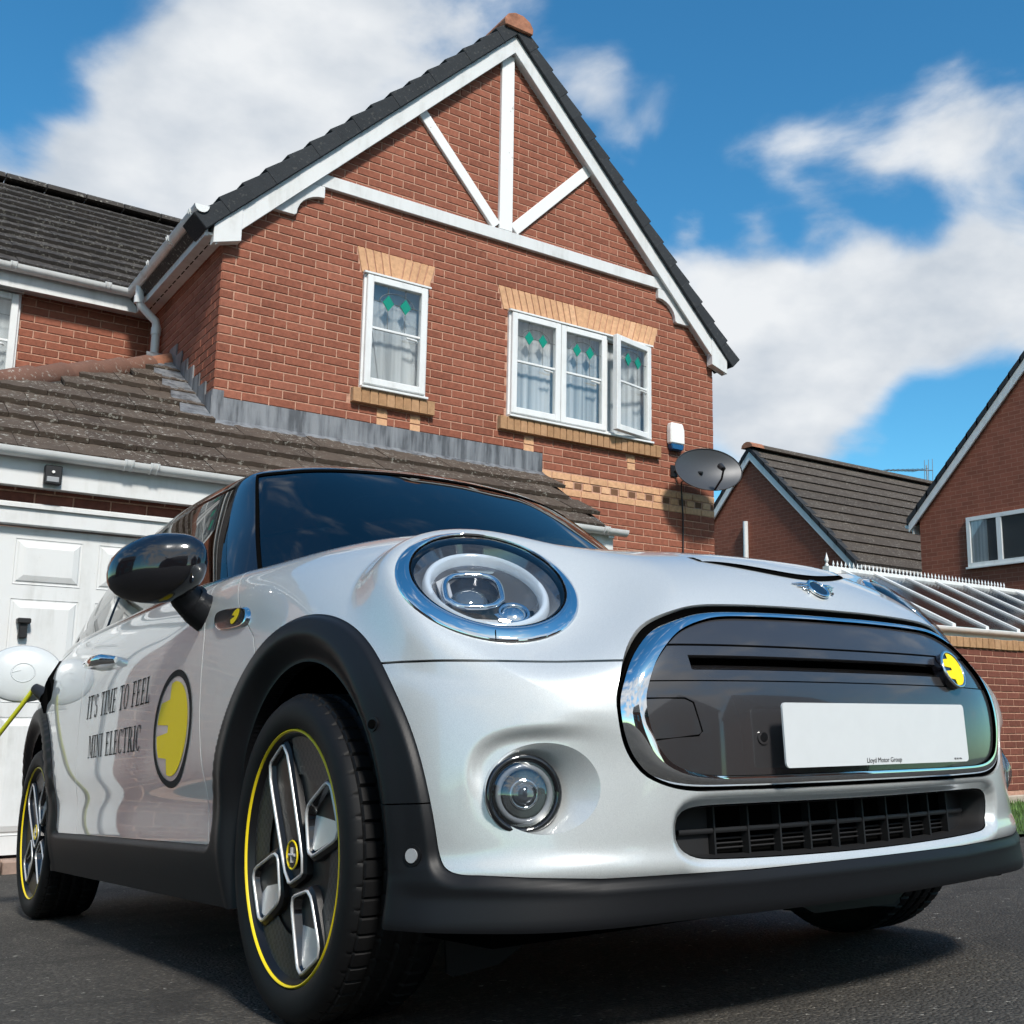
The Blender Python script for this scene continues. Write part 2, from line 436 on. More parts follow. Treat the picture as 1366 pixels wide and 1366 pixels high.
# ------------------------------------------------------------------ brick walls
BL, BH, JT = .215, .065, .010
PITCH, CRS = .225, .075
BRICK_MESH = {}
def brick_mesh(L, mat, H=BH, D=.05):
    """a brick with its face on y=0 (towards -y), centred on x, bottom at z=0; body runs to y=+D"""
    key = (round(L, 4), mat, round(H, 4))
    if key not in BRICK_MESH:
        c = .004
        o_ = [(-L / 2, .0, 0), (L / 2, .0, 0), (L / 2, .0, H), (-L / 2, .0, H)]
        v = [(-L / 2 + c, 0, c), (L / 2 - c, 0, c), (L / 2 - c, 0, H - c), (-L / 2 + c, 0, H - c)] + [(x, c, z) for x, y, z in o_] + [(x, D, z) for x, y, z in o_]
        f = [(0, 1, 2, 3)]
        for i in range(4):
            j = (i + 1) % 4
            f += [(i, 4 + i, 4 + j, j), (4 + i, 8 + i, 8 + j, 4 + j)]
        me = bpy.data.meshes.new('brick'); me.from_pydata(v, [], f)
        bm = bmesh.new(); bm.from_mesh(me)
        bmesh.ops.recalc_face_normals(bm, faces=bm.faces[:])
        if sum(q.normal.y for q in bm.faces if abs(q.normal.y) > .9) > 0: bmesh.ops.reverse_faces(bm, faces=bm.faces[:])
        bm.to_mesh(me); bm.free()
        me.materials.append(MATS[mat]); BRICK_MESH[key] = me
    return BRICK_MESH[key]
class Wall:
    """a wall frame: origin, unit vector along, outward normal; brick faces stand 'proud' of the mortar sheet"""
    def __init__(s, org, along, parent, mat='brick_red', proud=.006):
        s.o = Vector(org); s.a = Vector(along).normalized(); s.n = s.a.cross(Vector((0, 0, 1))); s.parent = parent; s.mat = mat; s.proud = proud
        s.M = Matrix((( s.a.x, -s.n.x, 0, 0), (s.a.y, -s.n.y, 0, 0), (0, 0, 1, 0), (0, 0, 0, 1)))
        s.items = []
    def pos(s, u, z, out=0.): 
        p = s.o + s.a * u + s.n * out; return Vector((p.x, p.y, z))
    def courses(s, z0, z1, urange, exclude=(), phase=0., zref=2.60):
        """urange(zmid)->(u0,u1) ; exclude(zmid)->list of (u0,u1) gaps"""
        k0 = math.floor((z0 - zref) / CRS + .001); k1 = math.ceil((z1 - zref) / CRS - .001)
        for k in range(k0, k1):
            zb = zref + k * CRS + JT; zm = zb + BH / 2
            if zm < z0 or zm > z1: continue
            a, b = urange(zm)
            if b - a < .05: continue
            free = [(a, b)]
            for (e0, e1) in (exclude(zm) if exclude else []):
                nf = []
                for (p, q) in free:
                    if e1 <= p or e0 >= q: nf.append((p, q))
                    else:
                        if e0 - p > .02: nf.append((p, e0))
                        if q - e1 > .02: nf.append((e1, q))
                free = nf
            off = phase + (k % 2) * PITCH / 2
            for (p, q) in free:
                i = math.floor((p - off) / PITCH)
                while off + i * PITCH < q:
                    u0 = max(p, off + i * PITCH); u1 = min(q, off + i * PITCH + BL)
                    if u1 - u0 > .02: s.items.append((u0, u1, zb, BH, s.mat))
                    i += 1
    def sheet(s, poly, name='mortar_face', mat='mortar', thick=.20):
        m = MB(); pts = [s.pos(u, z, 0) for u, z in poly]; back = [s.pos(u, z, -thick) for u, z in poly]; n = len(poly)
        m.add(pts + back, [tuple(range(n)), tuple(range(2 * n - 1, n - 1, -1))] + [(i, i + n, (i + 1) % n + n, (i + 1) % n) for i in range(n)])
        return m.build(name, mat, s.parent)
    def emit(s, budget=0, visible=None, stuffname='brick_courses', holder=None):
        """the 'budget' bricks nearest the camera become objects, the rest one joined part"""
        par = holder or s.parent
        C0 = Vector(CAM_POS)
        order = sorted(range(len(s.items)), key=lambda i: (s.pos((s.items[i][0] + s.items[i][1]) / 2, s.items[i][2]) - C0).length if (visible is None or visible((s.items[i][0] + s.items[i][1]) / 2, s.items[i][2])) else 1e6)
        solo = set(order[:budget])
        inv = Matrix.Translation(-Vector(s.parent.location))
        joined = {}
        for i, (u0, u1, zb, h, mat) in enumerate(s.items):
            L = round((u1 - u0) * 200) / 200
            jit = random.uniform(-.0012, .0012)
            p = s.pos((u0 + u1) / 2, zb, s.proud + jit)
            if i in solo and h == BH:
                o = bpy.data.objects.new('brick', brick_mesh(L, mat)); COL.objects.link(o); o.parent = s.parent
                o.matrix_parent_inverse = inv
                o.matrix_basis = Matrix.Translation(p) @ s.M
            else:
                mb = joined.setdefault(mat, MB()); me = brick_mesh(L, mat, h)
                T = Matrix.Translation(p) @ s.M
                mb.add([T @ v.co for v in me.vertices], [tuple(f.vertices) for f in me.polygons], random.random() + .001)
        for mat, mb in joined.items():
            o = mb.build(stuffname, mat, s.parent); o['kind'] = 'stuff'
        s.items = []
def soldier(wall, spec, mat, name='soldier_brick', out=.008, depth=.06):
    """a row of bricks on end; spec = list of four-corner (u,z) polygons, each one an object"""
    for poly in spec:
        m = MB(); f = [wall.pos(u, z, out + random.uniform(-.001, .001)) for u, z in poly]; b = [wall.pos(u, z, out - depth) for u, z in poly]
        n = len(poly)
        m.add(f + b, [tuple(range(n)), tuple(range(2 * n - 1, n - 1, -1))] + [(i, i + n, (i + 1) % n + n, (i + 1) % n) for i in range(n)])
        m.build(name, mat, wall.parent, bevel=.003)

# ------------------------------------------------------------------ main house
AX, AZ = 2.685, 6.49          # apex of the bargeboards
HW = 5.36                     # width of the gable
house = thing('brick_house', (2.68, 1.0, -1.1), 'large red brick house with white timbered gable and buff window lintels', 'house')
fw = Wall((0, 0, 0), (1, 0, 0), house)
def roofz(x, drop=.10): return AZ - drop - abs(x - AX)
W1 = (1.22, 1.85, 2.60, 3.65); W2 = (2.715, 4.46, 2.60, 3.65)
LIN = {1: (1.147, 1.927, 1.20, 1.865), 2: (2.594, 4.587, 2.66, 4.515)}   # top u0,u1 ; bottom u0,u1
SILL = {1: (1.147, 1.937), 2: (2.62, 4.58)}
def f_ex(z):
    e = []
    for (u0, u1, a, b) in (W1, W2):
        if a <= z <= b: e.append((u0 - .004, u1 + .004))
    for k in (1, 2):
        if 3.65 < z < 3.885:
            t = (z - 3.65) / .23; l = LIN[k]; e.append((l[2] + (l[0] - l[2]) * t - .006, l[3] + (l[1] - l[3]) * t + .006))
        if 2.455 < z < 2.60: e.append((SILL[k][0] - .006, SILL[k][1] + .006))
    if 2.30 < z < 2.455:
        e += [(1.40, 1.50), (1.72, 1.82), (2.92, 3.03), (4.17, 4.27)]
    if 1.925 < z < 2.15: e.append((-1, 9))
    return e
fw.sheet([(.003, -1.3), (HW - .003, -1.3), (HW - .003, 2.60), (.003, 2.60)], 'wall')
for (p_, q_) in ((.003, W1[0]), (W1[1], W2[0]), (W2[1], HW - .003)): fw.sheet([(p_, 2.60), (q_, 2.60), (q_, 3.65), (p_, 3.65)], 'wall')
fw.sheet([(.003, 3.65), (HW - .003, 3.65), (HW - .003, 3.70), (AX, AZ - .12), (.003, 3.70)], 'wall')
def fur(z): 
    if z < 3.72: return (0, HW)
    h = AZ - .08 - z; return (AX - h, AX + h)
fw.courses(1.0, 6.35, fur, f_ex)
fw.courses(-1.08, 1.0, lambda z: (3.0, HW))
fw.emit(300, lambda u, z: (z > 2.32 and u > .02) or u > 3.2)
# buff accents under the sills and the dentil string course
for (a, b) in ((1.40, 1.50), (1.72, 1.82), (2.92, 3.03), (4.17, 4.27)):
    for k in (0, 1):
        zb = 2.60 + (-3 - k) * CRS - 0.005
        soldier(fw, [[(a, zb), (b, zb), (b, zb + BH), (a, zb + BH)]], 'brick_buff', 'accent_brick')
zb = 1.925
u = 3.12
for row, (z0, hh) in enumerate(((1.93, BH), (2.005, BH), (2.08, BH))):
    if row != 1:
        i = 0
        while True:
            a = 0.0 + i * PITCH + (row // 2) * .1; b = min(a + BL, HW)
            if a >= HW: break
            soldier(fw, [[(a, z0), (b, z0), (b, z0 + hh), (a, z0 + hh)]], 'brick_buff', 'string_brick'); i += 1
    else:
        i = 0
        while True:
            a = .02 + i * .1125; b = min(a + .1025, HW)
            if a >= HW: break
            if i % 2: soldier(fw, [[(a + .006, z0), (b - .006, z0), (b - .006, z0 + hh), (a + .006, z0 + hh)]], 'brick_brown', 'dentil_brick', out=.001)
            else: soldier(fw, [[(a, z0), (b, z0), (b, z0 + hh), (a, z0 + hh)]], 'brick_buff', 'dentil_brick')
            i += 1
# lintels: splayed soldier bricks with a keystone
def lintel(k, n):
    t0, t1, b0, b1 = LIN[k]; zl, zh = 3.655, 3.882
    key = .085 if k == 1 else .10
    uc = (t0 + t1) / 2
    halves = [((t0, b0), (uc - key, uc - key * .55), n), ((uc - key, uc - key * .55), (uc + key, uc + key * .55), 1), ((uc + key, uc + key * .55), (t1, b1), n)]
    for (A, B, c) in halves:
        for i in range(c):
            f0, f1 = i / c, (i + 1) / c; g = .0055
            T0 = A[0] + (B[0] - A[0]) * f0 + g; T1 = A[0] + (B[0] - A[0]) * f1 - g
            L0 = A[1] + (B[1] - A[1]) * f0 + g; L1 = A[1] + (B[1] - A[1]) * f1 - g
            soldier(fw, [[(L0, zl), (L1, zl), (T1, zh), (T0, zh)]], 'brick_buff', 'lintel_brick', out=.010)
lintel(1, 4); lintel(2, 12)
# brick-on-edge sills
for k, n in ((1, 10), (2, 26)):
    a, b = SILL[k]; w = (b - a) / n
    for i in range(n):
        m = MB(); x0, x1 = a + i * w + .004, a + (i + 1) * w - .004
        m.prism([(-.062, 2.462), (.02, 2.462), (.02, 2.598), (-.062, 2.588)], 0, x0, x1)
        m.build('sill_brick', 'brick_sill', house, bevel=.003)
    onebox('sill_bed', (a + .003, -.05, 2.466), (b - .003, .03, 2.585), 'mortar_buff', house)

# windows ---------------------------------------------------------------
def arch_lines(parent, x0, x1, zb, zt, y, face=(0, -1)):
    """the leaded top light: cames, an arch and two green diamonds on the pane"""
    m = MB(); r = .0028; w = x1 - x0
    zc = zb + (zt - zb) * .62
    for t in (.32, .68): m.tube([(x0 + w * t, y, zb), (x0 + w * t, y, zt)], r, 5)
    m.tube([(x0, y, zc), (x1, y, zc)], r, 5)
    m.tube([(x0 + w * (.5 - .36 * math.cos(a)), y, zc + w * .22 * math.sin(a)) for a in [math.pi * i / 10 for i in range(11)]], r, 5)
    m.build('leading', 'lead_came', parent)
    for t in (.32, .68):
        m = MB(); cx = x0 + w * t; d = w * .115
        m.prism([(cx - d, zc), (cx, zc - d * 1.35), (cx + d, zc), (cx, zc + d * 1.35)], 1, y - .004, y + .002)
        m.build('green_diamond', 'blade_green', parent)
def casement(parent, x0, x1, z0, z1, y, fr=.062, name='casement', leaded=True, open_x=0.):
    """an opening light: frame with pane, glazing bar, leading"""
    m = MB(); d0, d1 = y - .03, y + .03
    f = m
    f.box((x0, d0, z0), (x0 + fr, d1, z1)); f.box((x1 - fr, d0, z0), (x1, d1, z1))
    f.box((x0 + fr, d0, z0), (x1 - fr, d1, z0 + fr)); f.box((x0 + fr, d0, z1 - fr), (x1 - fr, d1, z1))
    c = f.build(name, 'white_upvc', parent, bevel=.006)
    onebox('pane', (x0 + fr - .005, y - .004, z0 + fr - .005), (x1 - fr + .005, y + .004, z1 - fr + .005), 'window_glass', c)
    if leaded:
        zm = z0 + (z1 - z0) * .525
        onebox('glazing_bar', (x0 + fr - .004, y - .012, zm - .011), (x1 - fr + .004, y + .012, zm + .011), 'white_upvc', c, bevel=.003)
        arch_lines(c, x0 + fr, x1 - fr, zm, z1 - fr, y - .005)
        m2 = MB(); hx = x1 - fr - .03
        m2.tube([(hx, y - .02, zm - .05), (hx - .02, y - .045, zm - .05), (hx - .12, y - .045, zm - .045)], .010, 8)
        m2.build('handle', 'white_upvc', c)
    return c
def curtains(parent, x0, x1, z0, z1, y, n=9, amp=.025):
    m = MB(); k = n * 6; v = []; 
    for i in range(k + 1):
        t = i / k; x = x0 + (x1 - x0) * t; yy = y + amp * math.sin(t * n * 2 * math.pi) + random.uniform(-.004, .004)
        v += [(x, yy, z0), (x, yy, z1)]
    m.add(v, [(2 * i, 2 * i + 2, 2 * i + 3, 2 * i + 1) for i in range(k)])
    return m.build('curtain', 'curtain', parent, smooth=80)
def window_box(parent, x0, x1, z0, z1, y):
    fr = .045; m = MB()
    m.box((x0, y - .02, z0), (x0 + fr, y + .05, z1)); m.box((x1 - fr, y - .02, z0), (x1, y + .05, z1))
    m.box((x0 + fr, y - .02, z0), (x1 - fr, y + .05, z0 + fr)); m.box((x0 + fr, y - .02, z1 - fr), (x1 - fr, y + .05, z1))
    w = m.build('window', 'white_upvc', parent, bevel=.004)
    mh = MB(); mh.prism([(y - .055, z1 - .012), (y - .02, z1 - .012), (y - .02, z1 + .010), (y - .055, z1 + .004)], 0, x0 - .01, x1 + .01)
    mh.build('head_drip', 'white_upvc', w)
    mh = MB(); mh.prism([(y - .075, z0 - .008), (y - .01, z0 - .012), (y - .01, z0 + .025), (y - .075, z0 + .012)], 0, x0 - .004, x1 + .004)
    mh.build('window_sill', 'white_upvc', w, bevel=.003)
    return w
for (u0, u1, z0, z1) in (W1, W2):
    # dark room behind the opening
    m = MB(); m.box((u0 - .05, .201, z0 - .05), (u1 + .05, .9, z1 + .05)); m.build('room', 'room_pale', house)
    onebox('reveal', (u0, .051, z0 - .0), (u1, .20, z0 + .02), 'white_board', house)
win = window_box(house, *W1, -.010)
casement(house, W1[0] + .02, W1[1] - .02, W1[2] + .035, W1[3] - .022, -.035)
m = MB(); k = 22; v = []
for i in range(k + 1):
    t = i / k; x = W1[0] + .09 + .30 * t; v += [(x, .06 + .004 * math.sin(t * 22), 3.45), (x + .13 + .12 * t * t, .06 + .004 * math.sin(t * 22 + 1), 2.68)]
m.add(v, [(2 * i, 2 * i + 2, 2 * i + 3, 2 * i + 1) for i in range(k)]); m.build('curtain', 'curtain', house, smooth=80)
win = window_box(house, *W2, -.010)
ws = (W2[1] - W2[0] - .04) / 3
casement(house, W2[0] + .02, W2[0] + .02 + ws - .004, 2.635, 3.628, -.035)
m = casement(house, W2[0] + .02 + ws + .004, W2[0] + .02 + 2 * ws - .004, 2.635, 3.628, -.030)
oc = casement(house, W2[0] + .02 + 2 * ws + .004, W2[1] - .02, 2.635, 3.628, -.035, name='open_casement')
T = Matrix.Translation((W2[1] - .03, -.03, 0)) @ Matrix.Rotation(R(13), 4, 'Z') @ Matrix.Translation((-(W2[1] - .03), .03, 0))
oc.matrix_basis = T
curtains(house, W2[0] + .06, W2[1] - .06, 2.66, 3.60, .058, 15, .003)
m = MB(); m.box((W2[0] + .02 + 2 * ws - .02, -.03, 2.64), (W2[0] + .02 + 2 * ws + .02, .05, 3.62)); m.build('mullion', 'white_upvc', house)
m = MB(); m.box((W1[0] + .02, .075, 2.62), (W1[1] - .02, .079, 3.63)); m.build('net_blind', 'net_grey', house)

# gable timbers ---------------------------------------------------------
def board(name, pts, y0, y1, mat='white_painted_timber', bev=.004):
    m = MB(); m.prism(pts, 1, y0, y1); return m.build(name, mat, house, bevel=bev)
board('collar_beam', [(.66, 4.315), (4.72, 4.315), (4.60, 4.435), (.77, 4.435)], -.045, .0, 'white_board')
board('king_post', [(2.578, 4.437), (2.725, 4.437), (2.715, 6.30), (2.572, 6.28)], -.042, .0)
def strut(a, b, w):
    d = Vector((b[0] - a[0], b[1] - a[1])); n = Vector((-d.y, d.x)).normalized() * w / 2
    return [(a[0] + n.x, a[1] + n.y), (a[0] - n.x, a[1] - n.y), (b[0] - n.x, b[1] - n.y), (b[0] + n.x, b[1] + n.y)]
board('brace', strut((2.55, 4.46), (1.66, 5.42), .105), -.038, .0)
board('brace', strut((2.745, 4.47), (3.68, 5.42), .115), -.038, .0)
for sgn in (-1, 1):
    fx = AX + sgn * 2.80
    pts = [(AX, AZ), (fx, AZ - 2.80), (fx - sgn * .02, AZ - 2.97), (AX + sgn * 2.62, AZ - 2.83), (AX, AZ - .19)]
    board('bargeboard', pts, -.10, -.075 + (.001 if sgn > 0 else 0), 'white_board', .003)
    board('verge_soffit', [(AX, AZ - .18), (AX + sgn * 2.62, AZ - 2.80), (AX + sgn * 2.62, AZ - 2.775), (AX, AZ - .155)], -.074, .02, 'white_board', 0)
    # scalloped bracket at the foot of the collar
    br = []
    x_in = AX - sgn * 0 + sgn * 1.86
    arc = [(AX + sgn * (1.87 + .24 * math.sin(a)), 4.21 - .21 * (1 - math.cos(a))) for a in [math.pi / 2 * i / 7 for i in range(8)]]
    br = [(AX + sgn * 1.87, 4.312)] + arc + [(AX + sgn * 2.13, 3.985), (AX + sgn * 2.40, 3.985), (AX + sgn * 2.20, 4.16), (AX + sgn * 2.05, 4.312)]
    board('bracket', br, -.05, .0, 'white_board', .003)
    # boxed eaves end
    board('eaves_box', [(AX + sgn * 2.58, 3.60), (AX + sgn * 2.80, 3.53), (AX + sgn * 2.80, 3.70), (AX + sgn * 2.58, 3.92)], -.11, -.02, 'white_board', .003)
    # overlapping verge tiles stepping up the slope
    n = 16; L = 2.90 * math.sqrt(2)
    for i in range(n):
        s0 = i * L / n; s1 = (i + 1) * L / n + .03
        def P(s, h): 
            q = s / math.sqrt(2); return (AX + sgn * (2.87 - q + h * .707 * 1.0), AZ - 2.87 + q + h * .707)
        t = .034
        poly = [P(s0, -.005), P(s1, -.005), P(s1, .115), P(s0, .115 + t)]
        mm = MB(); mm.prism(poly, 1, -.135 - .004 * (i % 2), .18 + .001 * i); mm.build('verge_tile', 'verge_grey', house, bevel=.006)
# main roof slopes (seen from below only at the verge)
for sgn in (-1, 1):
    m = MB()
    def Q(q, h): return (AX + sgn * (2.85 - q + h * .7), AZ - 2.85 + q + h * .7)
    m.prism([Q(0, .02), Q(2.85, .02), Q(2.85, .10), Q(0, .10)], 1, .19, 9.0)
    m.build('roof', 'tile_dark', house)
m = MB()
m.prism([(AX + .17 * math.cos(a), AZ + .07 + .13 * math.sin(a)) for a in [math.pi * (-.12 + 1.24 * i / 7) for i in range(8)]], 1, -.17, .30)
m.build('ridge_tile', 'ridge_orange', house, bevel=.01)
for k in range(6):
    m = MB(); m.prism([(AX + .15 * math.cos(a), AZ + .09 + .11 * math.sin(a)) for a in [math.pi * i / 6 for i in range(7)]], 1, .31 + k * .45, .75 + k * .45); m.build('ridge_tile', 'ridge_orange', house)
# left flank of the gable block and the set-back wing
YW = 2.236
sw = Wall((0, YW, 0), (0, -1, 0), house)
sw.sheet([(0, -1.3), (YW - .003, -1.3), (YW - .003, 3.66), (0, 3.66)], 'wall')
sw.courses(1.9, 3.62, lambda z: (0, YW), None, phase=.1125)
sw.emit(0)
ww = Wall((-6, YW, 0), (1, 0, 0), house)
WX0, WX1 = -2.6, -1.13
ww.sheet([(0, -1.3), (6, -1.3), (6, 2.60), (0, 2.60)], 'wall')
for (p_, q_) in ((0, WX0 + 6), (WX1 + 6, 6)): ww.sheet([(p_, 2.60), (q_, 2.60), (q_, 3.60), (p_, 3.60)], 'wall')
ww.sheet([(0, 3.60), (6, 3.60), (6, 3.66), (0, 3.66)], 'wall')
ww.courses(1.9, 3.62, lambda z: (1.2, 6 - .01), lambda z: [(WX0 + 6 - .004, WX1 + 6 + .004)] if 2.6 < z < 3.6 else [], phase=.05)
ww.emit(0)
m = MB(); m.box((WX0 - .05, YW + .201, 2.55), (WX1 + .05, YW + .8, 3.65)); m.build('room', 'room_pale', house)
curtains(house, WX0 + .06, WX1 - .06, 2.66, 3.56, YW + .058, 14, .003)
window_box(house, WX0, WX1, 2.60, 3.60, YW - .01)
hw2 = (WX1 - WX0) / 2
for i in (0, 1): casement(house, WX0 + .02 + i * hw2, WX0 + hw2 - .02 + i * hw2, 2.635, 3.575, YW - .035)
# flank eaves: soffit, fascia and gutter of the gable block
onebox('soffit', (-.150, -.07, 3.605), (-.002, YW + .2, 3.625), 'white_board', house)
onebox('fascia', (-.172, -.07, 3.59), (-.151, YW - .18, 3.77), 'white_board', house)
for k in range(16): onebox('vent_slot', (-.090, .02 + k * .13, 3.6035), (-.080, .11 + k * .13, 3.606), 'void_black', house)
def gutter(p0, p1, out, parent, w=.058, name='gutter'):
    """a half-round gutter as a closed-bottom channel with end caps"""
    p0, p1 = Vector(p0), Vector(p1); o_ = Vector(out).normalized(); m = MB(); n = 9
    prof = [(-math.cos(math.pi * i / (n - 1)) * w, -math.sin(math.pi * i / (n - 1)) * w * 1.05) for i in range(n)]
    inner = [(a * .88, b * .88) for a, b in reversed(prof)]
    ring = prof + inner; k = len(ring)
    v = [p + o_ * (w + a) + Vector((0, 0, b)) for p in (p0, p1) for a, b in ring]
    f = [(i, (i + 1) % k, (i + 1) % k + k, i + k) for i in range(k)]
    m.add(v, f)
    for q, b in ((p0, 0), (p1, 0)):
        m.add([q + o_ * (w + a) + Vector((0, 0, c)) for a, c in prof], [tuple(range(n))])
    return m.build(name, 'white_upvc', parent, smooth=40)
def bracket_clip(p, out, along, parent, w=.064):
    m = MB(); o_ = Vector(out).normalized(); a_ = Vector(along).normalized()
    pts = [Vector(p) + o_ * (.058 - math.cos(math.pi * i / 8) * w) + Vector((0, 0, -math.sin(math.pi * i / 8) * w * 1.06 + .004)) for i in range(9)]
    for h in (-.02, .02):
        m.tube([q + a_ * h for q in pts], .007, 6)
    v = []
    for q in pts: v += [q - a_ * .03, q + a_ * .03]
    m.add(v, [(2 * i, 2 * i + 1, 2 * i + 3, 2 * i + 2) for i in range(8)])
    return m.build('gutter_clip', 'white_upvc', parent, smooth=40)
gutter((-.172, -.15, 3.80), (-.172, YW - .20, 3.775), (-1, 0, 0), house)
for y in (.0, .62, 1.25): bracket_clip((-.172, y, 3.797), (-1, 0, 0), (0, 1, 0), house)
# wing eaves
onebox('soffit', (-6, YW - .155, 3.606), (-.152, YW - .002, 3.622), 'white_board', house)
onebox('fascia', (-6, YW - .177, 3.59), (-.174, YW - .156, 3.755), 'white_board', house)
gutter((-6, YW - .177, 3.79), (-.20, YW - .177, 3.775), (0, -1, 0), house)
for x in (-1.25, -.46): bracket_clip((x, YW - .177, 3.785), (0, -1, 0), (1, 0, 0), house)
# downpipe with a swan neck
m = MB()
m.tube([(-.230, 1.72, 3.74), (-.230, 1.72, 3.60), (-.215, 1.72, 3.55), (-.075, 1.72, 3.43), (-.06, 1.72, 3.38), (-.06, 1.72, 2.80)], .038, 14)
m.build('downpipe', 'white_upvc', house, smooth=60)
for z in (3.33, 3.60):
    m = MB(); x = -.06 if z < 3.5 else -.230; m.tube([(x, 1.72, z - .035), (x, 1.72, z + .035)], .045, 14); m.build('pipe_collar', 'white_upvc', house, smooth=60)
# wing roof: one object for each tile the photograph can tell apart
def tile_mesh(w, g, mat, th=.034, nose=.006):
    """interlocking tile: x across, y up the slope, z normal; two shallow rolls"""
    n = 12; v = []; lap = .06
    prof = []
    for i in range(n + 1):
        t = i / n; z = .004 * max(0, math.sin(t * 4 * math.pi)) ** 1.5
        prof.append((t * w, z))
    for (yy, zz) in ((-.0, nose), (-.0, th + nose), (g + lap, th)):
        v += [(x, yy, zz + (z if zz != nose else z * .6)) for x, z in prof]
    f = []
    for r_ in range(2):
        for i in range(n): f.append((r_ * (n + 1) + i, r_ * (n + 1) + i + 1, (r_ + 1) * (n + 1) + i + 1, (r_ + 1) * (n + 1) + i))
    # ends
    f.append((0, n + 1, 2 * (n + 1))); f.append((n, 2 * (n + 1) + n, 2 * n + 1))
    me = bpy.data.meshes.new('roof_tile'); me.from_pydata(v, [], f)
    me.polygons.foreach_set('use_smooth', [True] * len(f)); me.set_sharp_from_angle(angle=R(40))
    me.materials.append(MATS[mat]); return me
def tiled_slope(parent, org, along, up, width, length, wt, gauge, mat, keep, budget=300, name='roof_tile'):
    """org = lower corner; along/up unit vectors in the slope"""
    me = tile_mesh(wt * .985, gauge, mat); a = Vector(along).normalized(); u = Vector(up).normalized(); nrm = a.cross(u)
    if nrm.z < 0: nrm = -nrm
    inv = Matrix.Translation(-Vector(parent.location)); cnt = 0
    rows = int(length / gauge + .5); cols = int(width / wt + .5); rest = MB()
    items = []
    for r_ in range(rows):
        for c in range(-1, cols + 1):
            x = (c + (r_ % 2) * .5) * wt; y = r_ * gauge
            if not keep(x + wt / 2, y + gauge / 2): continue
            p = Vector(org) + a * x + u * y + nrm * (.0 + random.uniform(-.003, .003))
            items.append((p, random.uniform(-.006, .006)))
    C0 = Vector(CAM_POS); items.sort(key=lambda i: (i[0] - C0).length)
    for k, (p, rot) in enumerate(items):
        T = Matrix.Translation(p) @ Matrix(((a.x, u.x, nrm.x, 0), (a.y, u.y, nrm.y, 0), (a.z, u.z, nrm.z, 0), (0, 0, 0, 1))) @ Matrix.Rotation(-.095 + rot, 4, 'X')
        if k < budget:
            o = bpy.data.objects.new(name, me); COL.objects.link(o); o.parent = parent; o.matrix_parent_inverse = inv; o.matrix_basis = T
        else:
            rest.add([T @ v.co for v in me.vertices], [tuple(f.vertices) for f in me.polygons], random.random() + .001)
    if rest.v:
        o = rest.build('roof_tiles', mat, parent); o['kind'] = 'stuff'
wp = math.atan2(6.15 - 3.80, 5.6 - (YW - .21))
WU = (0, math.cos(wp), math.sin(wp))
m = MB(); y0 = YW - .20
m.add([(-6, y0, 3.77), (.9, y0, 3.77), (.9, 5.7, 3.77 + (5.7 - y0) * math.tan(wp)), (-6, 5.7, 3.77 + (5.7 - y0) * math.tan(wp)), (-6, 9.5, 3.6), (.9, 9.5, 3.6)], [(0, 1, 2, 3), (3, 2, 5, 4)])
m.build('wing_roof', 'tile_dark', house)
wl = (5.62 - y0) / math.cos(wp)
def keepw(x, y):
    X = -3.6 + x; Yy = y0 + y * math.cos(wp); Z = 3.80 + y * math.sin(wp)
    # valley: the main roof slope cuts it off
    return X > -2.6 and Z > (AZ + .10 - (AX - X)) - .05 and X < 1.2
tiled_slope(house, (-3.6, y0, 3.79), (1, 0, 0), WU, 5.2, wl, .30, .325, 'tile_dark', keepw)
zr = 3.79 + wl * math.sin(wp)
for k in range(14):
    m = MB(); m.prism([(5.62 + .14 * math.cos(a), zr + .02 + .10 * math.sin(a)) for a in [math.pi * i / 6 for i in range(7)]], 0, -4.6 + k * .45, -4.165 + k * .45); m.build('ridge_tile', 'tile_dark', house)

# ------------------------------------------------------------------ attached garage
gar = thing('garage', (0, -.5, -1.12), 'single garage with white panelled door and lichened brown tiled lean-to roof', 'garage')
YG = -1.0
SL = (2.107 - 1.40) / 1.15; GP = math.atan(SL)
GU = (0, math.cos(GP), math.sin(GP)); GL = math.hypot(1.15, .707)
# front wall with the door opening
DX0, DX1, DZ0, DZ1 = -2.72, -.42, -1.02, 0.965
gw = Wall((-3.6, YG, 0), (1, 0, 0), gar, 'brick_dark_red')
gw.sheet([(0, -1.3), (3.6 + DX0, -1.3), (3.6 + DX0, 1.3), (0, 1.3)], 'wall')
gw.sheet([(3.6 + DX1, -1.3), (6.70, -1.3), (6.70, 1.3), (3.6 + DX1, 1.3)], 'wall')
gw.sheet([(3.6 + DX0, 1.105), (3.6 + DX1, 1.105), (3.6 + DX1, 1.30), (3.6 + DX0, 1.30)], 'wall')
gw.courses(-1.1, 1.10, lambda z: (0, 6.70), lambda z: [(3.6 + DX0, 3.6 + DX1)], zref=1.105)
gw.courses(1.10, 1.28, lambda z: (0, 6.70), None, zref=1.105)
gw.emit(120, lambda u, z: u < 3.6 + .2 and z > 1.1)
# side return of the garage at its right end
m = MB(); m.box((2.95, YG + .21, -1.3), (3.10, -.005, 1.45)); m.build('side_wall', 'brick_dark_red', gar)
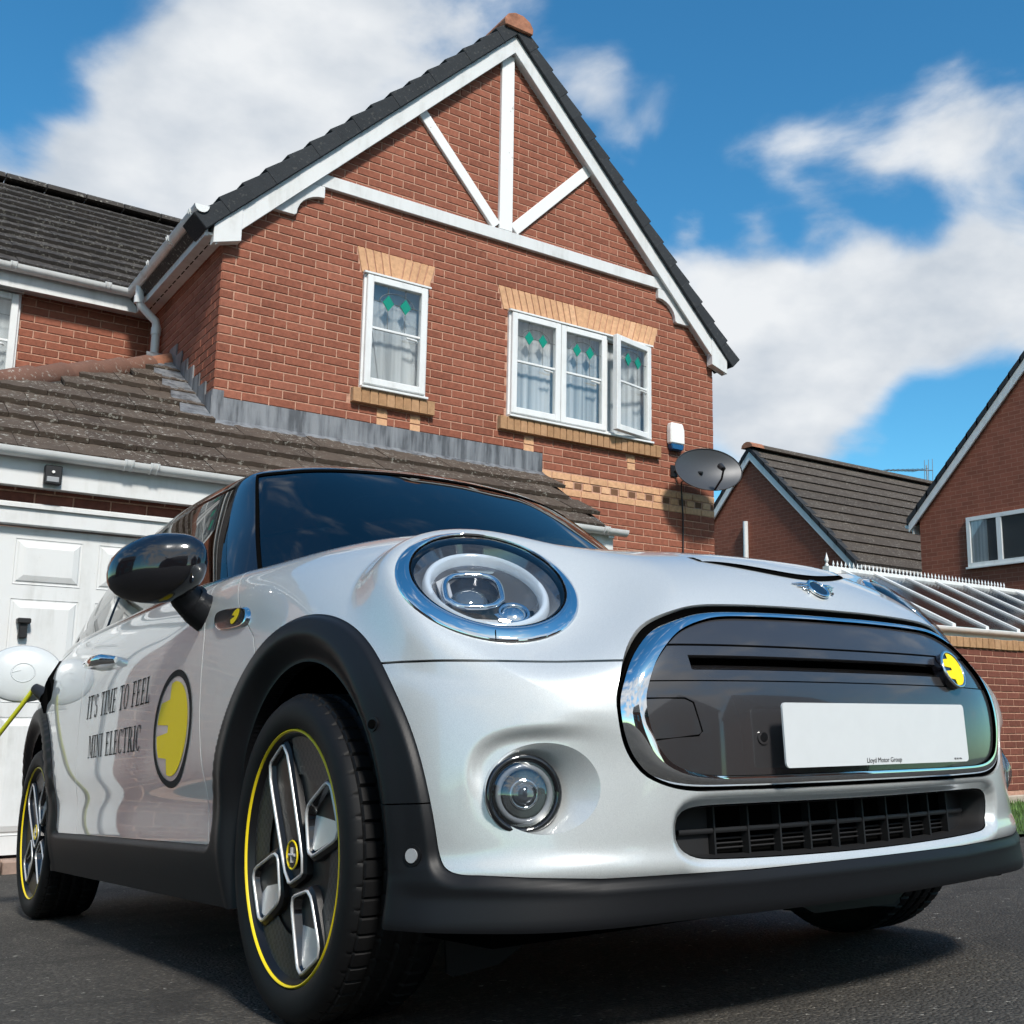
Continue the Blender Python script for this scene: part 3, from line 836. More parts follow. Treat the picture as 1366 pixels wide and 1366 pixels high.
# door frame, leaf and raised panels
m = MB(); m.box((DX0, YG - .03, DZ0), (DX0 + .07, YG + .09, DZ1 + .14)); m.box((DX1 - .07, YG - .03, DZ0), (DX1, YG + .09, DZ1 + .14)); m.box((DX0 + .07, YG - .03, DZ1 + .01), (DX1 - .07, YG + .09, DZ1 + .14))
m.build('door_frame', 'white_board', gar, bevel=.005)
m = MB(); m.prism([(YG - .05, DZ1 + .115), (YG - .028, DZ1 + .115), (YG - .028, DZ1 + .15), (YG - .05, DZ1 + .138)], 0, DX0, DX1); m.build('drip_bead', 'white_board', gar)
leaf = onebox('garage_door', (DX0 + .072, YG + .03, DZ0 + .005), (DX1 - .072, YG + .07, DZ1), 'white_board', gar)
def raised(x0, x1, z0, z1, y):
    m = MB(); b = .035; rings = [(0, 0.0), (.008, .010), (.022, -.004), (b + .02, -.016)]
    v = []
    for (i, d) in rings: v += [(x0 + i, y - .0005 + d * .9 - .004, z0 + i), (x1 - i, y - .0005 + d * .9 - .004, z0 + i), (x1 - i, y - .0005 + d * .9 - .004, z1 - i), (x0 + i, y - .0005 + d * .9 - .004, z1 - i)]
    f = [(4 * k + i, 4 * k + (i + 1) % 4, 4 * k + 4 + (i + 1) % 4, 4 * k + 4 + i) for k in range(3) for i in range(4)] + [(12, 13, 14, 15)]
    m.add(v, f); m.build('door_panel', 'white_board', leaf)
for i in range(4):
    x0 = DX1 - .072 - .055 - .40 - i * .485 + .0
    for (z0, z1) in ((.612, .896), (-.11, .52), (-.90, -.20)): raised(x0, x0 + .388, z0, z1, YG + .03)
m = MB(); m.box((-1.378, YG - .03, .275), (-1.330, YG + .03, .372)); m.box((-1.392, YG - .05, .365), (-1.316, YG + .03, .398)); m.build('door_handle', 'black_plastic', gar, bevel=.006)
# threshold of brick paviors in front of the door
for i in range(12):
    x = DX0 + .03 + i * .19
    onebox('threshold_brick', (x, YG - .13, -1.16), (x + .18, YG + .05, -1.035 + random.uniform(-.003, .003)), 'paving', gar, bevel=.006)
# fascia, soffit, gutter
onebox('fascia', (-3.8, -1.11, 1.205), (3.14, -1.085, 1.385), 'white_board', gar)
onebox('soffit', (-3.8, -1.084, 1.21), (3.14, -1.001, 1.225), 'white_board', gar)
gutter((-3.8, -1.11, 1.435), (3.24, -1.11, 1.405), (0, -1, 0), gar, w=.052)
for x in (-.86, -.70, 3.0): bracket_clip((x, -1.11, 1.425 - .004 * (x + .8)), (0, -1, 0), (1, 0, 0), gar, w=.058)
# roof deck, tiles, hip
HIP0, HIP1 = Vector((-2.05, -.35, 1.40 + (.80) * SL)), Vector((.0, 1.36, 1.40 + 2.51 * SL))
def hipy(x): return HIP0.y + (x - HIP0.x) * (HIP1.y - HIP0.y) / (HIP1.x - HIP0.x)
m = MB()
m.add([(-3.9, -1.16, 1.385), (3.12, -1.16, 1.385), (3.12, -.002, 1.385 + 1.158 * SL), (-.004, -.002, 1.385 + 1.158 * SL), (-.004, 1.36, 1.385 + 2.52 * SL), (-2.05, -.35, 1.385 + .81 * SL), (-3.02, -1.16, 1.385)], [(6, 1, 2, 3, 4, 5)])
m.add([(-3.05, -1.16, 1.375), (-.004, 1.36, 1.375 + 2.52 * SL), (-3.05, 1.36, 1.375)], [(0, 1, 2)])
m.build('roof_deck', 'tile_dark', gar)
def keepg(x, y):
    X = -3.3 + x; Yy = -1.17 + y * math.cos(GP)
    if X > 3.08: return False
    if X < 0.02: return Yy < hipy(X) - .06 and Yy < 1.30
    return Yy < -.08
tiled_slope(gar, (-3.3, -1.17, 1.40), (1, 0, 0), GU, 6.6, 3.1, .30, .335 * .94, 'tile_brown', keepg)
n = 8; d = (HIP1 - HIP0)
for k in range(n + 2):
    a = HIP0 + d * ((k - 2) / n); b = HIP0 + d * ((k - 1) / n + .012)
    m = MB(); m.tube([a + Vector((0, 0, -.035)), b + Vector((0, 0, -.020))], [.098, .108], 12); m.build('hip_tile', 'ridge_orange' if k == n + 1 else 'tile_red', gar, smooth=50)
# lead: apron along the gable wall, stepped soakers up the flank
m = MB()
m.prism([(-.012, 2.305), (-.004, 2.305), (-.004, 2.10), (-.16, 2.115 - .155 * SL), (-.165, 2.105 - .155 * SL), (-.010, 2.125)], 0, -.02, 3.13)
m.build('lead_apron', 'lead', gar)
onebox('lead_corner', (-.014, -.016, 2.05), (.075, .0, 2.36), 'lead', gar)
for k in range(7):
    y = .0 + k * .19; z = 2.107 + y * SL
    m = MB(); m.prism([(y, z - .04), (y + .215, z + .09), (y + .215, z + .25), (y, z + .25)], 0, -.016 - .002 * (k % 2), -.004); m.build('lead_soaker', 'lead', gar)
for k in range(5):
    y = -.05 + k * .30; z = 1.40 + (y + 1.15) * SL + .05
    m = MB(); m.add([(-.26, y, z), (-.02, y, z), (-.02, y + .27, z + .27 * SL), (-.20, y + .27, z + .27 * SL), (-.26, y, z - .012), (-.02, y, z - .012)], [(0, 1, 2, 3), (4, 5, 1, 0)]); m.build('lead_flashing', 'lead', gar)
# verge bedding at the right end
m = MB(); m.prism([(-1.16, 1.385), (-.01, 1.385 + 1.15 * SL), (-.01, 1.33 + 1.15 * SL), (-1.16, 1.33)], 0, 3.06, 3.115); m.build('verge_board', 'white_board', gar)
onebox('eaves_end', (3.06, -1.10, 1.10), (3.13, -.98, 1.33), 'black_plastic', gar)

# ------------------------------------------------------------------ things fixed to the walls
d = thing('security_light', (-1.285, -1.13, 1.22), 'small black security light fixed to the white garage fascia', 'light')
onebox('housing', (-1.336, -1.16, 1.225), (-1.236, -1.112, 1.345), 'black_plastic', d, bevel=.006)
m = MB(); m.box((-1.322, -1.166, 1.238), (-1.252, -1.158, 1.272)); m.build('lamp_lens', 'sensor_grey', d, bevel=.003)
m = MB(); m.tube([(-1.288, -1.17, 1.302), (-1.288, -1.155, 1.302)], .009, 10); m.build('sensor', 'alarm_white', d)
d = thing('alarm_box', (4.79, -.03, 2.57), 'white burglar alarm box with blue base on the brick wall', 'alarm box')
def lozenge(z0, z1, x0, x1, dep, ch):
    return [(x0, z0 + ch), (x0 + ch * .5, z0), (x1 - ch * .5, z0), (x1, z0 + ch), (x1 - .012, z1), (x0 + .02, z1)]
m = MB(); m.prism([(4.692, 2.64), (4.885, 2.64), (4.882, 2.80), (4.86, 2.865), (4.70, 2.865), (4.690, 2.80)], 1, -.085, -.007); m.build('cover', 'alarm_white', d, bevel=.012)
m = MB(); m.prism([(4.700, 2.638), (4.718, 2.575), (4.86, 2.575), (4.882, 2.638)], 1, -.080, -.007); m.build('strobe_lens', 'alarm_blue', d, bevel=.010)
d = thing('satellite_dish', (4.96, -.3, 2.34), 'dark grey mesh satellite dish bracketed to the corner of the gable', 'satellite dish')
cdish = Vector((4.945, -.38, 2.335)); nd = Vector((-.22, -.92, .30)).normalized()
ud = Vector((1, 0, .05)); ud = (ud - nd * ud.dot(nd)).normalized(); vd = nd.cross(ud)
if vd.z < 0: vd = -vd
m = MB(); nr, na = 7, 40; v = [cdish - nd * .075]
for i in range(1, nr + 1):
    t = i / nr
    for k in range(na):
        a = 2 * math.pi * k / na; v.append(cdish + ud * .395 * t * math.cos(a) + vd * .245 * t * math.sin(a) - nd * .075 * (1 - t * t))
f = [(0, 1 + k, 1 + (k + 1) % na) for k in range(na)] + [(1 + (i - 1) * na + k, 1 + i * na + k, 1 + i * na + (k + 1) % na, 1 + (i - 1) * na + (k + 1) % na) for i in range(1, nr) for k in range(na)]
m.add(v, f); m.build('reflector', 'dish_grey', d, smooth=80)
m = MB(); m.tube([cdish + ud * .395 * math.cos(a) + vd * .245 * math.sin(a) for a in [2 * math.pi * k / 40 for k in range(40)]], .006, 6, closed=True); m.build('rim', 'black_plastic', d, smooth=60)
m = MB(); m.tube([cdish - vd * .235 - nd * .01, cdish - vd * .20 + nd * .16, cdish - vd * .12 + nd * .26], .011, 8); m.build('feed_arm', 'black_plastic', d, smooth=60)
m = MB(); e = cdish - vd * .12 + nd * .26; m.tube([e - nd * .02 - vd * .01, e + vd * .05 - nd * .06], [.026, .033], 12); m.build('receiver', 'black_plastic', d, smooth=60)
m = MB(); m.tube([(4.79, -.012, 2.36), (4.83, -.16, 2.33), (4.90, -.33, 2.30)], .017, 10); m.box((4.74, -.022, 2.30), (4.83, -.0065, 2.42)); m.build('wall_bracket', 'black_plastic', d)
m = MB(); m.tube([(4.86, -.20, 2.29), (4.845, -.06, 2.24), (4.885, -.02, 2.12), (4.90, -.02, 1.9), (4.897, -.02, 1.2), (4.897, -.02, -1.0)], .008, 6); m.build('aerial_cable', 'black_plastic', d)

# ------------------------------------------------------------------ houses to the right
def gable_house(name, X, yr, zr, half, run, label, base=-3.0, winspec=(), wallmat='brick_dark_red', pitch=1.0, buff=False, wall_tex=None):
    """a gable end in the plane X facing -X, ridge running to +X"""
    h = thing(name, (X + run / 2, yr, base), label, 'house')
    zf = zr - half * pitch
    m = MB(); m.prism([(yr - half, base), (yr + half, base), (yr + half, zf), (yr, zr), (yr - half, zf)], 0, X, X + run); m.build('wall', wall_tex or 'far_brick', h)
    for sg in (-1, 1):
        ye = yr + sg * (half + .18); ze = zf - .18 * pitch
        # roof slope with stepped tile courses
        L = math.hypot(half + .18, (half + .18) * pitch); rows = int(L / .33); m = MB()
        dn = Vector((sg * 1.0, pitch)); 
        for r_ in range(rows):
            t0 = r_ / rows; t1 = (r_ + 1) / rows + .01
            def P(t, hh): 
                nn = math.hypot(1, pitch); return (yr + (ye - yr) * (1 - t) + sg * hh * pitch / nn, zr + (ze - zr) * (1 - t) + .04 + hh / nn)
            m.prism([P(t0, 0), P(t1, 0), P(t1, .045), P(t0, .085)], 0, X - .06, X + run, random.random() + .001)
        m.build('roof', 'far_tile', h)
        m = MB(); m.prism([(yr, zr + .03), (ye, ze + .03), (ye, ze - .13), (yr, zr - .16)], 0, X - .09, X - .055); m.build('bargeboard', 'white_board', h)
        m = MB(); 
        n = 13
        for i in range(n):
            t0, t1 = i / n, (i + 1) / n + .01
            m.prism([(yr + (ye - yr) * t0, zr + .032 + (ze - zr) * t0), (yr + (ye - yr) * t1, zr + .032 + (ze - zr) * t1), (yr + (ye - yr) * t1, zr + .155 + (ze - zr) * t1), (yr + (ye - yr) * t0, zr + .135 + (ze - zr) * t0)], 0, X - .11, X + .05)
        m.build('verge', 'verge_grey', h)
        y2 = ye + sg * .02
        gutter((X - .02, y2, ze + .02), (X + run, y2, ze + .02), (0, sg, 0), h, w=.06)
        onebox('fascia', (X, min(ye, ye - sg * .03), ze - .15), (X + run, max(ye, ye - sg * .03), ze + .0), 'white_board', h)
    m = MB(); m.prism([(yr + .16 * math.cos(a), zr + .10 + .12 * math.sin(a)) for a in [math.pi * i / 6 for i in range(7)]], 0, X - .13, X + run); m.build('ridge', 'far_tile', h)
    m = MB(); m.prism([(yr + .17 * math.cos(a), zr + .10 + .13 * math.sin(a)) for a in [math.pi * i / 6 for i in range(7)]], 0, X - .16, X + .22); m.build('ridge_end', 'ridge_orange', h)
    for (y0, y1, z0, z1, cur) in winspec:
        onebox('room', (X - .012, y0 + .04, z0 + .04), (X - .004, y1 - .04, z1 - .04), 'room_dark', h)
        m = MB(); fr = .07
        m.box((X - .05, y0, z0), (X - .001, y0 + fr, z1)); m.box((X - .05, y1 - fr, z0), (X - .001, y1, z1)); m.box((X - .05, y0 + fr, z0), (X - .001, y1 - fr, z0 + fr)); m.box((X - .05, y0 + fr, z1 - fr), (X - .001, y1 - fr, z1))
        ym = y1 - (y1 - y0) * .40; m.box((X - .048, ym - .045, z0 + fr), (X - .002, ym + .045, z1 - fr))
        w = m.build('window', 'white_upvc', h)
        m = MB(); m.box((X - .030, y0 + fr, z0 + fr), (X - .024, ym - .045, z1 - fr)); m.build('pane', 'window_glass', w)
        m = MB(); m.box((X - .030, ym + .045, z0 + fr), (X - .024, y1 - fr, z1 - fr)); m.build('pane', 'window_glass', w)
        if cur:
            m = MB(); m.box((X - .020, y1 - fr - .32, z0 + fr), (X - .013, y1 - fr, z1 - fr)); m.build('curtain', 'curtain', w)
        onebox('window_sill', (X - .08, y0 - .03, z0 - .03), (X - .001, y1 + .03, z0 - .001), 'white_upvc', w)
    return h
def far_mats():
    m, t, p = newmat('far_brick')
    pos = geopos(t)
    sep = t.nodes.new('ShaderNodeSeparateXYZ'); t.links.new(pos, sep.inputs[0])
    comb = t.nodes.new('ShaderNodeCombineXYZ')
    t.links.new(tmath(t, 'ADD', sep.outputs[0], sep.outputs[1]), comb.inputs[0]); t.links.new(sep.outputs[2], comb.inputs[1])
    b = t.nodes.new('ShaderNodeTexBrick'); t.links.new(comb.outputs[0], b.inputs['Vector'])
    b.inputs['Scale'].default_value = 1.0; b.inputs['Brick Width'].default_value = .225; b.inputs['Row Height'].default_value = .075; b.inputs['Mortar Size'].default_value = .006
    b.inputs['Color1'].default_value = (.27, .092, .058, 1); b.inputs['Color2'].default_value = (.20, .068, .043, 1); b.inputs['Mortar'].default_value = (.32, .165, .115, 1)
    c = mixc(t, .35, b.outputs['Color'], ramp(t, noise(t, 5, 6, .7, pos), [(.3, (.16, .056, .037)), (.7, (.30, .108, .070))]))
    t.links.new(c, p.inputs['Base Color']); p.inputs['Roughness'].default_value = .9; p.inputs['Specular IOR Level'].default_value = .2
    bump(t, p, b.outputs['Fac'], -.4, .006)
far_mats()
tile_mat('far_tile', (.045, .037, .031), (.085, .070, .058), .55)
HA = gable_house('neighbour_house', 14.0, 8.05, 5.50, 2.62, 12, 'red brick house with plain gable and white pipe behind the conservatory', winspec=((5.75, 6.75, .2, 1.35, False),), buff=True)
m = MB(); m.tube([(13.94, 8.23, 4.0), (13.94, 8.23, -1.0)], .055, 10); m.build('vent_pipe', 'white_upvc', HA, smooth=60)
HB = gable_house('neighbour_house', 14.0, 1.06, 6.22, 2.72, 10, 'red brick house whose gable end has a wide white window', winspec=((1.2, 2.78, 2.42, 3.30, True), (-1.2, -.2, 2.42, 3.30, False)))
onebox('string_course', (13.985, -1.62, 1.0), (13.999, 3.74, 1.35), 'brick_buff', HB)
d = thing('tv_aerial', (20.5, 8.0, 5.6), 'thin metal television aerial on the ridge of the plain gable house', 'aerial')
px, py, pz = 20.15, 8.05, 5.35
m = MB(); m.tube([(px, py, pz), (px, py, pz + .76)], .020, 6); m.build('mast', 'aerial_metal', d)
m = MB(); m.tube([(px + .25, py, pz + .66), (px - 1.65, py, pz + .40)], .014, 6); m.build('boom', 'aerial_metal', d)
for k in range(12):
    t = k / 11; x = px + .2 - 1.8 * t; z = pz + .655 - .245 * t; L = .30 - .018 * k
    m = MB(); m.tube([(x, py - .02, z - L), (x + .05, py, z + L)] if k < 3 else [(x, py - L, z), (x, py + L, z)], .009, 5); m.build('element', 'aerial_metal', d)
# ------------------------------------------------------------------ garden wall and conservatory
gwall = thing('garden_wall', (9, -1.4, -1.12), 'red brick garden wall with a buff brick-on-edge coping beside the lawn', 'wall')
GW = Wall((5.45, -1.5, 0), (1, 0, 0), gwall, 'brick_dark_red')
GW.sheet([(0, -1.3), (9.5, -1.3), (9.5, .56), (0, .56)], 'wall')
GW.courses(-.95, .56, lambda z: (0, 9.5), None, zref=.555)
GW.emit(280, lambda u, z: u < 5.0)
for i in range(84):
    a = 5.45 + i * .113
    m = MB(); m.box((a, -1.53, .565 + random.uniform(-.003, .003)), (a + .103, -1.29, .675 + random.uniform(-.004, .004))); m.build('coping_brick', 'brick_sill', gwall, bevel=.005)
onebox('plinth', (5.45, -1.56, -1.3), (14.9, -1.512, -.98), 'concrete', gwall, bevel=.01)
con = thing('conservatory', (9, -.2, -1.1), 'white conservatory with glazed roof and a crested ridge of finials behind the garden wall', 'conservatory')
RY, RZ, EY, EZ = .45, 1.60, -1.15, .80
CX0, CX1 = 7.62, 13.6
onebox('ridge_beam', (CX0, RY - .05, RZ - .06), (CX1, RY + .05, RZ + .05), 'white_upvc', con)
onebox('eaves_beam', (CX0 - .7, EY - .06, EZ - .10), (CX1, EY + .06, EZ + .02), 'white_upvc', con, bevel=.01)
gutter((CX0 - .7, EY - .06, EZ + .0), (CX1, EY - .06, EZ + .0), (0, -1, 0), con, w=.05)
nb = 9
for i in range(nb + 1):
    x = CX0 + .25 + i * .62
    m = MB(); m.prism([(RY, RZ - .01), (EY, EZ + .0), (EY, EZ + .06), (RY, RZ + .05)], 0, x - .030, x + .030); m.build('rafter', 'white_upvc', con)
    if i < nb:
        m = MB(); m.prism([(RY - .03, RZ - .0), (EY, EZ + .02), (EY, EZ + .035), (RY - .03, RZ + .015)], 0, x + .031, x + .589); m.build('roof_pane', 'conservatory_roof', con)
m = MB(); m.add([(CX0, RY, RZ), (CX0 + .25, EY, EZ + .03), (CX0 - .7, EY, EZ + .03)], [(0, 1, 2)]); m.build('roof_pane', 'conservatory_roof', con)
onebox('back_wall', (CX0 - .6, RY + .9, -1.2), (CX1, RY + 1.0, 1.2), 'far_brick', con)
fin = MB()
def finial(x, s, name):
    m = MB(); pr = [(.022, 0), (.026, .02), (.010, .04), (.024, .065), (.028, .085), (.016, .12), (.004, .165), (0.001, .18)]
    pts = [(x, RY, RZ + .05 + z * s) for r_, z in pr]; m.tube(pts, [r_ * s for r_, z in pr], 8); m.build(name, 'white_upvc', con, smooth=60)
finial(CX0 + .02, .95, 'end_finial')
k = 0
while CX0 + .14 + k * .075 < CX1 - 2.2:
    finial(CX0 + .14 + k * .075, .48, 'finial'); k += 1
# ------------------------------------------------------------------ the car
CM = np.array([[0.0056222, 0.9999774, -0.0036860], [-0.9975124, 0.0058673, 0.0702472], [0.0702673, 0.0032819, 0.9975228]])
CO = np.array([-0.83024, -6.38208, -0.73724])
CCAM = CM.T @ (np.array(CAM_POS) - CO)
car = bpy.data.objects.new('car', None); COL.objects.link(car); car.empty_display_size = .3
car.matrix_world = Matrix([[*CM[0], CO[0]], [*CM[1], CO[1]], [*CM[2], CO[2]], [0, 0, 0, 1]])
tag(car, 'silver white three-door electric hatchback with black roof and yellow plug logo on its door', 'car')

def nspline(y, n):
    y = np.asarray(y, float); N = len(y)
    A = np.zeros((N, N)); b = np.zeros_like(y); A[0, 0] = A[-1, -1] = 1
    for i in range(1, N - 1):
        A[i, i - 1] = 1; A[i, i] = 4; A[i, i + 1] = 1; b[i] = 6 * (y[i + 1] - 2 * y[i] + y[i - 1])
    Mm = np.linalg.solve(A, b.reshape(N, -1)).reshape(y.shape)
    i = np.clip(np.floor(n).astype(int), 0, N - 2); t = (n - i).reshape((-1,) + (1,) * (y.ndim - 1))
    return (1 - t) * y[i] + t * y[i + 1] + ((1 - t) ** 3 - (1 - t)) * Mm[i] / 6 + (t ** 3 - t) * Mm[i + 1] / 6
def sstep(a, b, x):
    t = np.clip((x - a) / (b - a), 0, 1); return t * t * (3 - 2 * t)
def polysdf(py, pz, poly):
    """signed distance to a closed polygon, negative inside"""
    p = np.stack([py, pz], -1); dmin = np.full(p.shape[0], 1e9); ins = np.zeros(p.shape[0], bool)
    for i in range(len(poly)):
        a = np.array(poly[i]); b = np.array(poly[(i + 1) % len(poly)]); e = b - a
        t = np.clip(((p - a) @ e) / (e @ e), 0, 1); dd = np.linalg.norm(p - a - t[:, None] * e, axis=1); dmin = np.minimum(dmin, dd)
        c = ((a[1] > p[:, 1]) != (b[1] > p[:, 1]))
        with np.errstate(divide='ignore', invalid='ignore'):
            xi = (b[0] - a[0]) * (p[:, 1] - a[1]) / (b[1] - a[1] + 1e-15) + a[0]
        ins ^= c & (p[:, 0] < xi)
    return np.where(ins, -dmin, dmin)
def smooth_poly(pts, n=120):
    """closed Catmull-Rom through points, evenly resampled"""
    P = np.array(pts, float); m = len(P); outp = []
    for i in range(m):
        p0, p1, p2, p3 = P[i - 1], P[i], P[(i + 1) % m], P[(i + 2) % m]
        for t in np.linspace(0, 1, 12, endpoint=False):
            outp.append(.5 * (2 * p1 + (p2 - p0) * t + (2 * p0 - 5 * p1 + 4 * p2 - p3) * t * t + (3 * p1 - p0 - 3 * p2 + p3) * t ** 3))
    Q = np.array(outp); L = np.r_[0, np.cumsum(np.linalg.norm(np.diff(np.r_[Q, Q[:1]], axis=0), axis=1))]
    t = np.linspace(0, L[-1], n, endpoint=False); Qc = np.r_[Q, Q[:1]]
    return np.stack([np.interp(t, L, Qc[:, 0]), np.interp(t, L, Qc[:, 1])], 1)
RAIL = [
 [(.67,0),(.663,.2),(.643,.38),(.604,.53),(.543,.65),(.455,.745),(.33,.805),(.08,.83),(-.2,.83),(-.5,.83)],
 [(.71,0),(.702,.2),(.68,.38),(.641,.53),(.575,.655),(.48,.75),(.35,.815),(.1,.848),(-.2,.85),(-.5,.85)],
 [(.722,0),(.714,.2),(.693,.38),(.655,.525),(.592,.65),(.495,.75),(.36,.818),(.1,.856),(-.2,.861),(-.5,.863)],
 [(.72,0),(.713,.2),(.694,.37),(.657,.51),(.592,.635),(.488,.742),(.355,.815),(.10,.853),(-.20,.86),(-.50,.863)],
 [(.70,0),(.694,.2),(.675,.36),(.637,.495),(.567,.62),(.46,.732),(.33,.808),(.08,.849),(-.21,.856),(-.52,.859)]]
RAIL = [[(x, y, z) for x, y in r] for r, z in zip(RAIL, (.19, .30, .42, .54, .635))]
RAIL += [
 [(.65,0,.742),(.644,.19,.738),(.624,.34,.732),(.582,.46,.729),(.51,.58,.732),(.41,.69,.738),(.28,.775,.747),(.04,.828,.762),(-.24,.842,.768),(-.54,.849,.775)],
 [(.578,0,.820),(.568,.17,.815),(.54,.31,.808),(.492,.42,.810),(.427,.53,.822),(.327,.635,.842),(.195,.725,.85),(-.03,.79,.858),(-.28,.817,.865),(-.56,.832,.87)],
 [(.42,0,.884),(.41,.16,.881),(.38,.29,.878),(.335,.39,.887),(.268,.49,.908),(.165,.585,.928),(.03,.668,.934),(-.15,.737,.93),(-.36,.782,.926),(-.59,.806,.926)],
 [(.05,0,.952),(.045,.14,.950),(.025,.27,.948),(-.01,.37,.950),(-.06,.46,.956),(-.14,.545,.964),(-.23,.62,.967),(-.345,.682,.964),(-.47,.732,.96),(-.63,.775,.952)],
 [(-.40,0,.998),(-.405,.13,.997),(-.42,.26,.995),(-.445,.37,.992),(-.475,.46,.99),(-.515,.54,.988),(-.555,.605,.986),(-.595,.655,.984),(-.63,.69,.982),(-.70,.745,.970)]]
ZR = (.19, .30, .42, .54, .635, .775, .86, .905, .938, .968)
YR = [(.83,.83,.83,.83,.82), (.85,.85,.852,.852,.835), (.863,.864,.866,.866,.848), (.863,.864,.867,.868,.85), (.861,.863,.866,.866,.846),
      (.853,.857,.86,.856,.828), (.838,.845,.847,.84,.806), (.824,.832,.834,.824,.786), (.806,.815,.817,.803,.762), (.782,.792,.793,.776,.734)]
XB = (-.95, -1.4, -1.9, -2.3, -2.7)
XE = [(-2.93,-3.03,-3.06,-3.065), (-2.97,-3.08,-3.115,-3.12), (-2.98,-3.09,-3.125,-3.13), (-2.98,-3.09,-3.125,-3.13), (-2.975,-3.085,-3.12,-3.125),
      (-2.965,-3.075,-3.11,-3.115), (-2.955,-3.065,-3.10,-3.105), (-2.945,-3.05,-3.085,-3.09), (-2.935,-3.035,-3.068,-3.072), (-2.92,-3.01,-3.04,-3.045)]
YE = [(.72,.52,.27,0)] * 2 + [(.745,.53,.27,0)] * 3 + [(.73,.52,.27,0), (.71,.51,.26,0), (.695,.50,.26,0), (.68,.49,.25,0), (.66,.48,.25,0)]
for j in range(10):
    zt = ZR[j] + (0, 0, 0, 0, 0, 0, .004, .008, .014, .022)[j]
    RAIL[j] = RAIL[j] + [(x, y, z0) for x, y, z0 in zip(XB, YR[j], (ZR[j], ZR[j] + (zt - ZR[j]) * .2, ZR[j] + (zt - ZR[j]) * .5, ZR[j] + (zt - ZR[j]) * .8, zt))] + [(x, y, zt) for x, y in zip(XE[j], YE[j])]
PC = np.array(RAIL).transpose(1, 0, 2)          # station, rail, xyz
def grid(P, s, t):
    Q = P[1:3][::-1].copy(); Q[..., 1] *= -1
    Q2 = P[-3:-1][::-1].copy(); Q2[..., 1] *= -1
    PP = np.concatenate([Q, P, Q2], 0)
    A = nspline(PP, s + 2)
    return nspline(A.transpose(1, 0, 2), t).transpose(1, 0, 2)
def normals(G):
    du = np.gradient(G, axis=0); dv = np.gradient(G, axis=1)
    N = np.cross(du, dv); N[0, :, 1] = 0; N[-1, :, 1] = 0
    return N / (np.linalg.norm(N, axis=-1, keepdims=True) + 1e-12)
SS = np.concatenate([np.linspace(0, 9, 331)[:-1], np.linspace(9, 18, 130)])
TT = np.linspace(0, 9, 250)
G = grid(PC, SS, TT)
# the lamps stand on a bulge of the wings
LT, LY = R(43), R(22)
LN = np.array([math.cos(LT) * math.cos(LY), math.cos(LT) * math.sin(LY), math.sin(LT)])
LC = np.array([.3792, .6243, .7838]); LA, LB = .1795, .1516
LAX = np.array([-.7095, .4861, .5102]); LBX = np.array([-.1918, -.8298, .5240])
d = (G - LC) @ LN; rho = np.sqrt((((G - LC) @ LAX) / LA) ** 2 + (((G - LC) @ LBX) / LB) ** 2)
w = np.where(d < 0, sstep(1.52, 1.0, rho), sstep(2.1, 1.0, rho)) * (np.abs(d) < .16) * sstep(.43, .52, np.hypot(G[..., 0] - .015, G[..., 2] - .325))
G = G - LN * (d * w)[..., None]
# character line along the doors: a soft hollow below the shoulder
Nn = normals(G)
side = sstep(.3, -.2, G[..., 0]) * sstep(-2.9, -2.5, G[..., 0])
G = G - Nn * (.012 * np.exp(-((G[..., 2] - .40) / .07) ** 2) * side)[..., None]
# hollow round the fog lamps: crisp above and outboard, fading inboard and down
fy, fz = G[..., 1], G[..., 2]
ex = np.where(fy > .645, (fy - .645) / .098, (.645 - fy) / .145); ez = np.where(fz > .42, (fz - .42) / .094, (.42 - fz) / .115)
q = (ex ** 3 + ez ** 3) ** (1 / 3.)
crisp = sstep(.36, .46, fz) * sstep(.56, .66, fy) * .85 + .15 * sstep(.40, .47, fz)
hol = (sstep(1.06, .76, q) * crisp + sstep(1.30, .45, q) * (1 - crisp)) * sstep(.1, .3, G[..., 0])
hol_soft = hol * (.45 + .55 * sstep(.50, .66, fy)) * (.55 + .45 * sstep(.32, .46, fz))
G = G - np.array([1, .12, 0]) * (.020 * hol_soft)[..., None]
# moulded bevel round the lower intake
lgf = np.full(G.shape[:2], 1.0); mk = G[..., 0] > .3
LG_R = [(0, .374), (.2, .375), (.35, .376), (.405, .374), (.430, .364), (.436, .342), (.430, .316), (.410, .298), (.36, .291), (.2, .286), (0, .284)]
LGR = smooth_poly(LG_R + [(-y, z) for y, z in LG_R[-2:0:-1]], 160)
lgf[mk] = polysdf(G[..., 1][mk], G[..., 2][mk], LGR)
G = G - np.array([1, 0, 0]) * (.024 * sstep(.024, -.006, lgf))[..., None]
# swelling brow above the chin
Nn = normals(G)
G = G + Nn * (.010 * np.exp(-((G[..., 2] - .285) / .022) ** 2) * sstep(.35, .45, G[..., 0]))[..., None]
Nn = normals(G)
X, Y, Z = G[..., 0], G[..., 1], G[..., 2]

